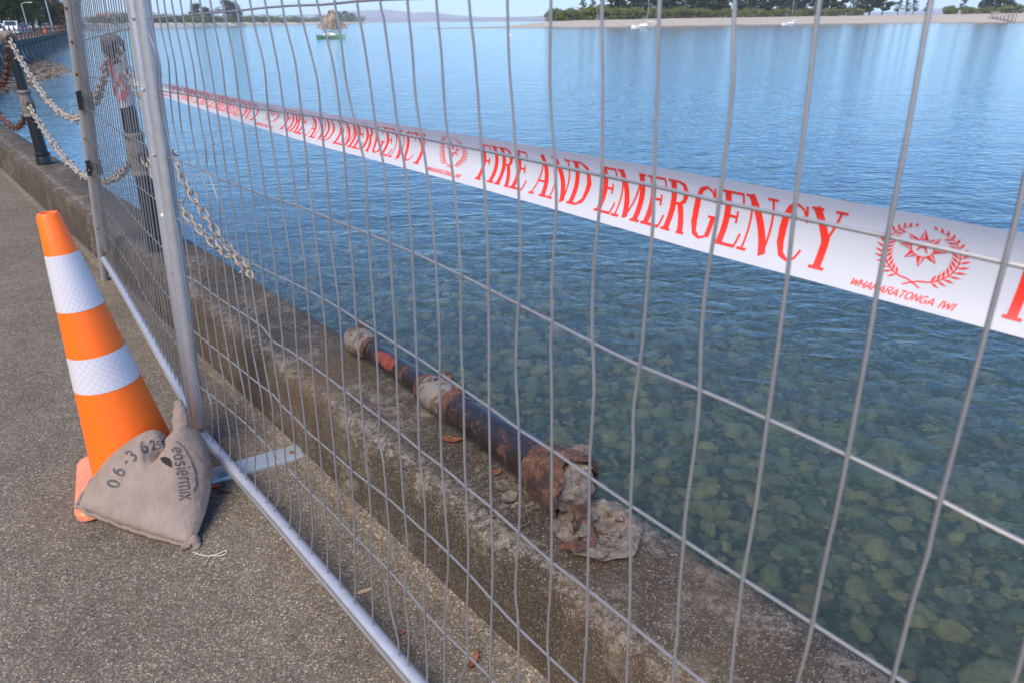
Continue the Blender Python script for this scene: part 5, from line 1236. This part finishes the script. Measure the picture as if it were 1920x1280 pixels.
for px, sc_, ki in [(1036, .8, 2), (1064, .75, 2), (1082, .7, 2), (1104, .85, 1), (1128, .95, 0), (1152, 1.0, 0), (1178, .95, 1), (1205, .9, 1), (1222, .95, 0), (1246, 1.0, 0), (1268, .9, 1), (1292, 1.0, 0), (1312, 1.05, 0), (1330, .95, 1), (1345, .9, 0), (1378, .85, 1), (1398, 1.0, 0), (1420, 1.05, 0), (1442, .95, 1), (1468, 1.05, 0), (1490, 1.1, 0), (1515, 1.0, 1), (1545, 1.1, 0), (1568, 1.1, 0), (1592, 1.0, 1), (1622, 1.0, 2), (1640, 1.15, 0), (1662, 1.15, 0), (1680, 1.0, 1), (1712, .75, 2), (1727, .7, 2), (1747, .9, 2), (1770, .62, 2), (1862, .95, 2), (1896, 1.1, 1), (1906, .95, 2), (1940, 1.1, 0)]:
    side = 'left end' if px < 1100 else 'middle' if px < 1600 else 'right end'
    plant(pines[ki], isl_pt(px, r3.uniform(58, 84)), r3.uniform(0, 6), sc_ * r3.uniform(.92, 1.08), 'tall dark pine standing at the %s of the island' % side, 'pines on the island, ' + side)
px = 988
while px < 1960:
    if not (1630 < px < 1800) :
        big = 1.0 if px < 1290 else .78
        left = px < 1290
        plant(bushes[r3.randrange(2)], isl_pt(px, r3.uniform(40, 52)), r3.uniform(0, 6), big * r3.uniform(.8, 1.25), 'bright green shrub at the top of the island beach, ' + ('left half' if left else 'right half'), 'island shrubs, ' + ('left half' if left else 'right half'), 'shrub')
    px += r3.uniform(9, 17)
plant(bushes[0], isl_pt(1806, 45), 1, .75, 'small round shrub alone on the bare part of the island beach', 'lone island shrub', 'shrub')
def spit_pt(px, inland):
    y = lerp_tab(SPL, px); q = at_z(px, y, WATER_Z) + Vector((-.35, .94, 0)) * inland; q.z = 2.2; return q
def depth_px(q): return 1.0
for px, s in ((374, .95), (386, .8), (428, 1.05), (440, .95)):
    plant(rounds[0], spit_pt(px, 60), r3.uniform(0, 6), s * (1.5 if px < 400 else 1.9), 'dark round tree standing out on the sandy spit', 'dark trees on the spit')
for px, s in ((640, 1.9), (655, 2.0), (668, 1.7)):
    plant(rounds[0], spit_pt(px, 60), r3.uniform(0, 6), s, 'dark tree on the spit just right of the rock stack', 'trees behind the rock stack')
px = 150
while px < 680:
    f = 1 if px < 260 else 1.1 + (px - 260) / 260
    plant(rounds[1], spit_pt(px, r3.uniform(42, 70)), r3.uniform(0, 6), f * r3.uniform(.7, 1.15) * (1.5 if 185 < px < 260 else 1), 'low green shrub in the hedge line along the sandy spit', 'shrubs along the spit', 'shrub'); px += r3.uniform(6, 11)
def dirp(px, Y): return Vector(((px - 960) / 1405 * Y, Y, 0))
for i, (px, Y, ki, s) in enumerate([(-40, 165, 1, 1.2), (-12, 172, 1, 1.15), (6, 160, 1, 1.1), (18, 178, 1, 1.25), (34, 190, 0, 1.25), (48, 182, 0, 1.0), (60, 200, 0, 1.15), (72, 205, 0, .95), (84, 210, 1, .75), (40, 164, 0, .55), (62, 170, 0, .5), (22, 162, 0, .5), (110, 250, 2, 1.25), (124, 262, 2, 1.15), (138, 280, 2, .95)]):
    q = dirp(px, Y); q.z = head_z(q.x, q.y) - .3
    lab = 'reddish brown tree on the headland behind the fence post' if ki == 2 else 'dark green tree on the headland at the top left corner' if ki == 1 else 'yellowish green tree on the headland left of the lamp post'
    plant(lefts[ki], q, i * 1.3, s, lab, lab)

# ------------------------------------------------------------------ rock stack, boats, jetty, buoys
q = (at_z(603, 53, WATER_Z) + at_z(648, 53, WATER_Z)) / 2; mb = MB(); vs, fs = ico(5)
for p in vs:
    k = 1 + .30 * noise.noise(p * 1.6 + Vector((2, 7, 1))) + .16 * noise.noise(p * 4) + .07 * noise.noise(p * 9)
    tp_ = 1 - .45 * max(0, p.z); mb.v.append(q + Vector((p.x * 8.2 * k * tp_ - 1.2 * max(0, p.z), p.y * 7 * k * tp_, p.z * 9.6 * k - .5)))
mb.f = list(fs); top_mesh('rock_stack', mb, M['rock'], q, 'tall brown rock stack rising from the water behind the green boat', 'rock', smooth=False)
def hull(L_, B_, D_, keel=.35):
    mb = MB(); n = 14; m_ = 7
    for i in range(n + 1):
        t = i / n; w = B_ / 2 * (math.sin(math.pi * min(1, (t * .62 + .38)))) ** .7 if t > 0 else B_ * .36; w = max(w, .02) if t < 1 else .02
        sheer = D_ * (1 + .22 * (2 * t - 1) ** 2 + .12 * t)
        for j in range(m_ + 1):
            s = -1 + 2 * j / m_; z = -keel + (sheer + keel) * abs(s) ** 1.6; mb.v.append(Vector((L_ * (t - .5) + (.12 * L_ * max(0, t - .8) * abs(s)), w * s, z)))
    W_ = m_ + 1; mb.f = [(i * W_ + j, i * W_ + j + 1, (i + 1) * W_ + j + 1, (i + 1) * W_ + j) for i in range(n) for j in range(m_)]
    mb.f += [tuple(range(W_)), tuple(n * W_ + j for j in range(W_))[::-1]]
    mb.f += [((i) * W_, (i + 1) * W_, (i + 1) * W_ + m_, i * W_ + m_) for i in range(n)]
    return mb
def shift(mb, m4):
    mb.v = [m4 @ v for v in mb.v]; return mb
def boat(name, pxs, py, L_, label, hm, mast=0, cabin=True, flip=1, mastx=0.0):
    q = (at_z(pxs[0], py, WATER_Z) + at_z(pxs[1], py, WATER_Z)) / 2; yaw = -.12 if flip > 0 else math.pi - .12
    b = thing(name, label, 'boat', q, 'moored boats'); m4 = Matrix.Translation(q) @ Matrix.Rotation(yaw, 4, 'Z')
    obj('hull', shift(hull(L_, L_ * .3, L_ * .105), m4), hm, b)
    if cabin:
        c = MB(); h = L_ * .1; z0 = L_ * .105
        c.add([Vector(v) for v in [(-.22 * L_, -.1 * L_, z0), (.2 * L_, -.09 * L_, z0), (.2 * L_, .09 * L_, z0), (-.22 * L_, .1 * L_, z0), (-.2 * L_, -.08 * L_, z0 + h * .8), (.08 * L_, -.07 * L_, z0 + h * .7), (.08 * L_, .07 * L_, z0 + h * .7), (-.2 * L_, .08 * L_, z0 + h * .8)]], [(4, 5, 6, 7), (0, 1, 5, 4), (1, 2, 6, 5), (2, 3, 7, 6), (3, 0, 4, 7)])
        obj('cabin', shift(c, m4), M['white_paint'], b, smooth=False)
        w_ = MB(); w_.box((-.06 * L_, -.094 * L_, z0 + h * .42), (.16 * L_, .012 * L_, h * .3)); obj('window', shift(w_, m4), M['glass'], b, smooth=False)
    if mast:
        r_ = MB().tube([Vector((mastx * L_, 0, L_ * .1)), Vector((mastx * L_, 0, mast))], [.11, .07], 8); obj('mast', shift(r_, m4), M['alu'], b)
        r_ = MB().tube([Vector((mastx * L_, 0, L_ * .28)), Vector((mastx * L_ - .38 * L_, 0, L_ * .26))], .09, 8); obj('boom', shift(r_, m4), M['white_paint'], b)
        for e in (-.48, .5):
            r_ = MB().tube([Vector((mastx * L_, 0, mast * .98)), Vector((e * L_, 0, L_ * .13))], .025, 4); obj('stay', shift(r_, m4), M['alu'], b)
    else:
        r_ = MB().tube([Vector((-.25 * L_, 0, L_ * .2)), Vector((.1 * L_, 0, L_ * .22))], .07, 6); obj('furled_awning', shift(r_, m4), M['timber'], b)
boat('moored_boat', (597, 645), 73, 6.0, 'small green hulled boat with white deck moored in front of the rock', M['green_paint'])
boat('sailing_boat', (1182, 1227), 53, 9.0, 'white sailing boat moored off the left part of the island', M['white_paint'], 11, True, -1, -.22)
boat('sailing_boat', (1464, 1498), 47.2, 8.4, 'white sailing boat moored off the middle of the island beach', M['white_paint'], 14, True, -1, -.05)
for x, y, m_, lab in ((957, 69, 'white_paint', 'small white mooring buoy afloat off the spit of the island'), (1237, 51, 'orange', 'orange mooring buoy beside the left sailing boat')):
    q = at_z(x, y, WATER_Z); b = thing('mooring_buoy', lab, 'buoy', q); mb = MB(); mb.blob(q + Vector((0, 0, .15)), (.34, .34, .36), 3, 0.0, 1); obj('float', mb, M[m_], b); obj('ring', MB().tube([q + Vector((math.cos(t) * .1, 0, .58 + math.sin(t) * .1)) for t in [i * math.pi / 5 for i in range(11)]], .03, 5), M['alu'], b)
# jetty
q0, q1 = isl_pt(1868, 14), isl_pt(1898, -2); q0.z = 3.0; q1.z = 2.4
jt = thing('jetty', 'old dark timber jetty on piles at the right end of the island beach', 'jetty', Vector((q0.x, q0.y, WATER_Z))); jd = (q1 - q0); jd.z = 0; jl = jd.length; jd.normalize(); js = Vector((-jd.y, jd.x, 0))
for i in range(15):
    c = q0 + jd * (jl * (i + .5) / 15); mb = MB(); mm = Matrix.Translation(c) @ Matrix((jd, js, Vector((0, 0, 1)))).transposed().to_4x4(); mb.box((0, 0, 0), (jl / 15 * .9, 2.4, .22), mm); obj('deck_plank', mb, M['grey_wood'], jt, smooth=False)
for i in range(7):
    for s in (-1, 1):
        c = q0 + jd * (jl * i / 6) + js * s; obj('pile', MB().tube([Vector((c.x, c.y, -2.2)), Vector((c.x, c.y, 3.2 if i > 4 else 2.4))], .17, 7), M['timber'], jt)
hb = MB(); hb.box(q0 + jd * 2 + Vector((0, 0, 1.0)), (4.0, 2.4, 1.6)); obj('shelter', hb, M['grey_wood'], jt, smooth=False)
# house on the spit, storage tanks
q = spit_pt(181, 55); hs = thing('house', 'small cream house with red roof on the shore left of the fence', 'house', q)
mb = MB(); mb.box(q + Vector((0, 0, 2.2)), (9, 7, 4.4)); obj('wall', mb, M['cream'], hs, smooth=False)
mb = MB(); mb.add([q + Vector(v) for v in [(-5, -4, 4.4), (5, -4, 4.4), (5, 4, 4.4), (-5, 4, 4.4), (-5, 0, 6.6), (5, 0, 6.6)]], [(0, 1, 5, 4), (2, 3, 4, 5), (0, 4, 3), (1, 2, 5), (3, 2, 1, 0)]); obj('roof', mb, M['roof'], hs, smooth=False)
for x in (-3, 0, 3):
    mb = MB(); mb.box(q + Vector((x, -3.52, 2.4)), (1.2, .1, 1.3)); obj('window', mb, M['glass'], hs, smooth=False)
for i, px in enumerate((535, 543, 552)):
    q = dirp(px, 2600); q.z = -1; tk = thing('storage_tank', ('left', 'middle', 'right')[i] + ' of three pale storage tanks far behind the spit', 'tank', q, 'storage tanks'); m4 = Matrix.Translation(q)
    obj('shell', MB().lathe([(9, 0), (9, 24 - 4 * (i == 2)), (8.9, 24.4 - 4 * (i == 2))], m4, 24), M['white_paint'], tk); obj('roof', MB().lathe([(9.2, 24.4 - 4 * (i == 2)), (5, 26 - 4 * (i == 2)), (.4, 27 - 4 * (i == 2))], m4, 24), M['alu'], tk)

# ------------------------------------------------------------------ road beyond the wall: vehicles, lamp posts
def vehicle(px, Y, L_, W_, H_, paint, label, van=False, yaw=None):
    q = dirp(px, Y); q.z = 0; t = thing('parked_van' if van else 'parked_car', label, 'van' if van else 'car', q, 'vehicles parked beyond the wall'); yaw = yaw if yaw is not None else AZ + R(90) - R(10)
    m4 = Matrix.Translation(q) @ Matrix.Rotation(yaw, 4, 'Z'); x = L_ / 2; y = W_ / 2
    prof = [(-x, .3), (-x, .75), (-x * .98, .95), (-x * .55, H_ * .62), (-x * .35, H_), (x * .9, H_), (x, H_ * .9), (x, .3)] if van else [(-x, .3), (-x * .99, .7), (-x * .5, .9), (-x * .22, H_), (x * .4, H_), (x * .75, .95), (x, .85), (x, .3)]
    mb = MB(); n = len(prof)
    for s in (-1, 1): mb.v += [m4 @ Vector((a, s * (y if z < 1 else y * .86), z)) for a, z in prof]
    mb.f = [tuple(range(n)), tuple(range(2 * n - 1, n - 1, -1))] + [(j, n + j, n + (j + 1) % n, (j + 1) % n) for j in range(n)]
    obj('body', mb, paint, t, smooth=False)
    g = MB(); a0, z0 = prof[3 if van else 2]; a1, z1 = prof[4 if van else 3]; k = .012
    g.add([m4 @ Vector((a0 + (a1 - a0) * f - .03, s * y * .74, z0 + (z1 - z0) * f + .03)) for f in (.12, .9) for s in (-1, 1)], [(0, 1, 3, 2)]); obj('windscreen', g, M['glass'], t, smooth=False)
    for s in (-1, 1):
        g = MB(); g.box((0.05 * L_, s * (y * .9 + .03), (H_ + .95) / 2), (L_ * .4, .05, (H_ - .95) * .6), m4); obj('side_window', g, M['glass'], t, smooth=False)
        g = MB(); g.box((-x + .0, s * y * .72, .68), (.06, .3, .16), m4); obj('headlight', g, M['alu'], t, smooth=False)
        for a in (-.31, .31):
            c = m4 @ Vector((a * L_, s * (y - .08), .32)); o = obj('wheel', MB().lathe([(.31, -.1), (.33, 0), (.31, .1)], Matrix.Translation(c) @ Matrix.Rotation(yaw, 4, 'Z') @ Matrix.Rotation(R(90), 4, 'X'), 16), M['tyre'], t)
vehicle(31, 118, 5.0, 2.0, 2.0, M['white_paint'], 'white van parked on the road behind the distant chain railing', True)
vehicle(51, 128, 4.6, 1.9, 1.65, M['blue_paint'], 'dark blue car parked right of the white van')
vehicle(3, 100, 4.4, 1.85, 1.6, M['white_paint'], 'white car at the left picture edge behind the distant railing')
cn = thing('traffic_cone', 'tiny bright orange cone on the pavement far along the curved wall', 'traffic cone', dirp(91, 128)); q = dirp(91, 128)
obj('cone_body', MB().lathe([(.22, .03), (.05, 1.1)], Matrix.Translation(q), 12), M['orange'], cn); cb = MB(); cb.box(q + Vector((0, 0, .02)), (.55, .55, .05)); obj('cone_base', cb, M['orange'], cn)
for px, Y, h, arm, lab in ((107, 150, 12, 2.2, 'tall grey lamp post at the far end of the curved seawall'), (61, 150, 5.2, 1.6, 'short grey lamp post behind the parked cars')):
    q = dirp(px, Y); q.z = 0; lp_ = thing('lamp_post', lab, 'lamp post', q, 'lamp posts'); obj('column', MB().tube([q, q + Vector((0, 0, h))], [.13, .08], 8), M['alu'], lp_)
    obj('arm', MB().tube([q + Vector((0, 0, h - .05)), q + Vector((arm * .5, 0, h + .2)), q + Vector((arm, 0, h + .25))], .05, 6), M['alu'], lp_); b = MB(); b.box(q + Vector((arm + .25, 0, h + .22)), (.7, .25, .12)); obj('lamp_head', b, M['white_paint'], lp_, smooth=False)

# ================================================================== HAZE
m = bpy.data.materials.new('haze'); m.use_nodes = True; t = m.node_tree; t.nodes.remove(t.nodes['Principled BSDF'])
pvn = t.nodes.new('ShaderNodeVolumePrincipled'); pvn.inputs['Color'].default_value = (0.90, 0.95, 1.0, 1); pvn.inputs['Density'].default_value = 1.2e-4; pvn.inputs['Anisotropy'].default_value = 0.0
t.links.new(pvn.outputs[0], t.nodes['Material Output'].inputs['Volume'])
mb = MB(); mb.box((0, 0, 204), (33000, 33000, 432)); hz = struct('haze', mb, m, False, 'stuff')
for o in bpy.data.objects:
    if 'base' in o: del o['base']
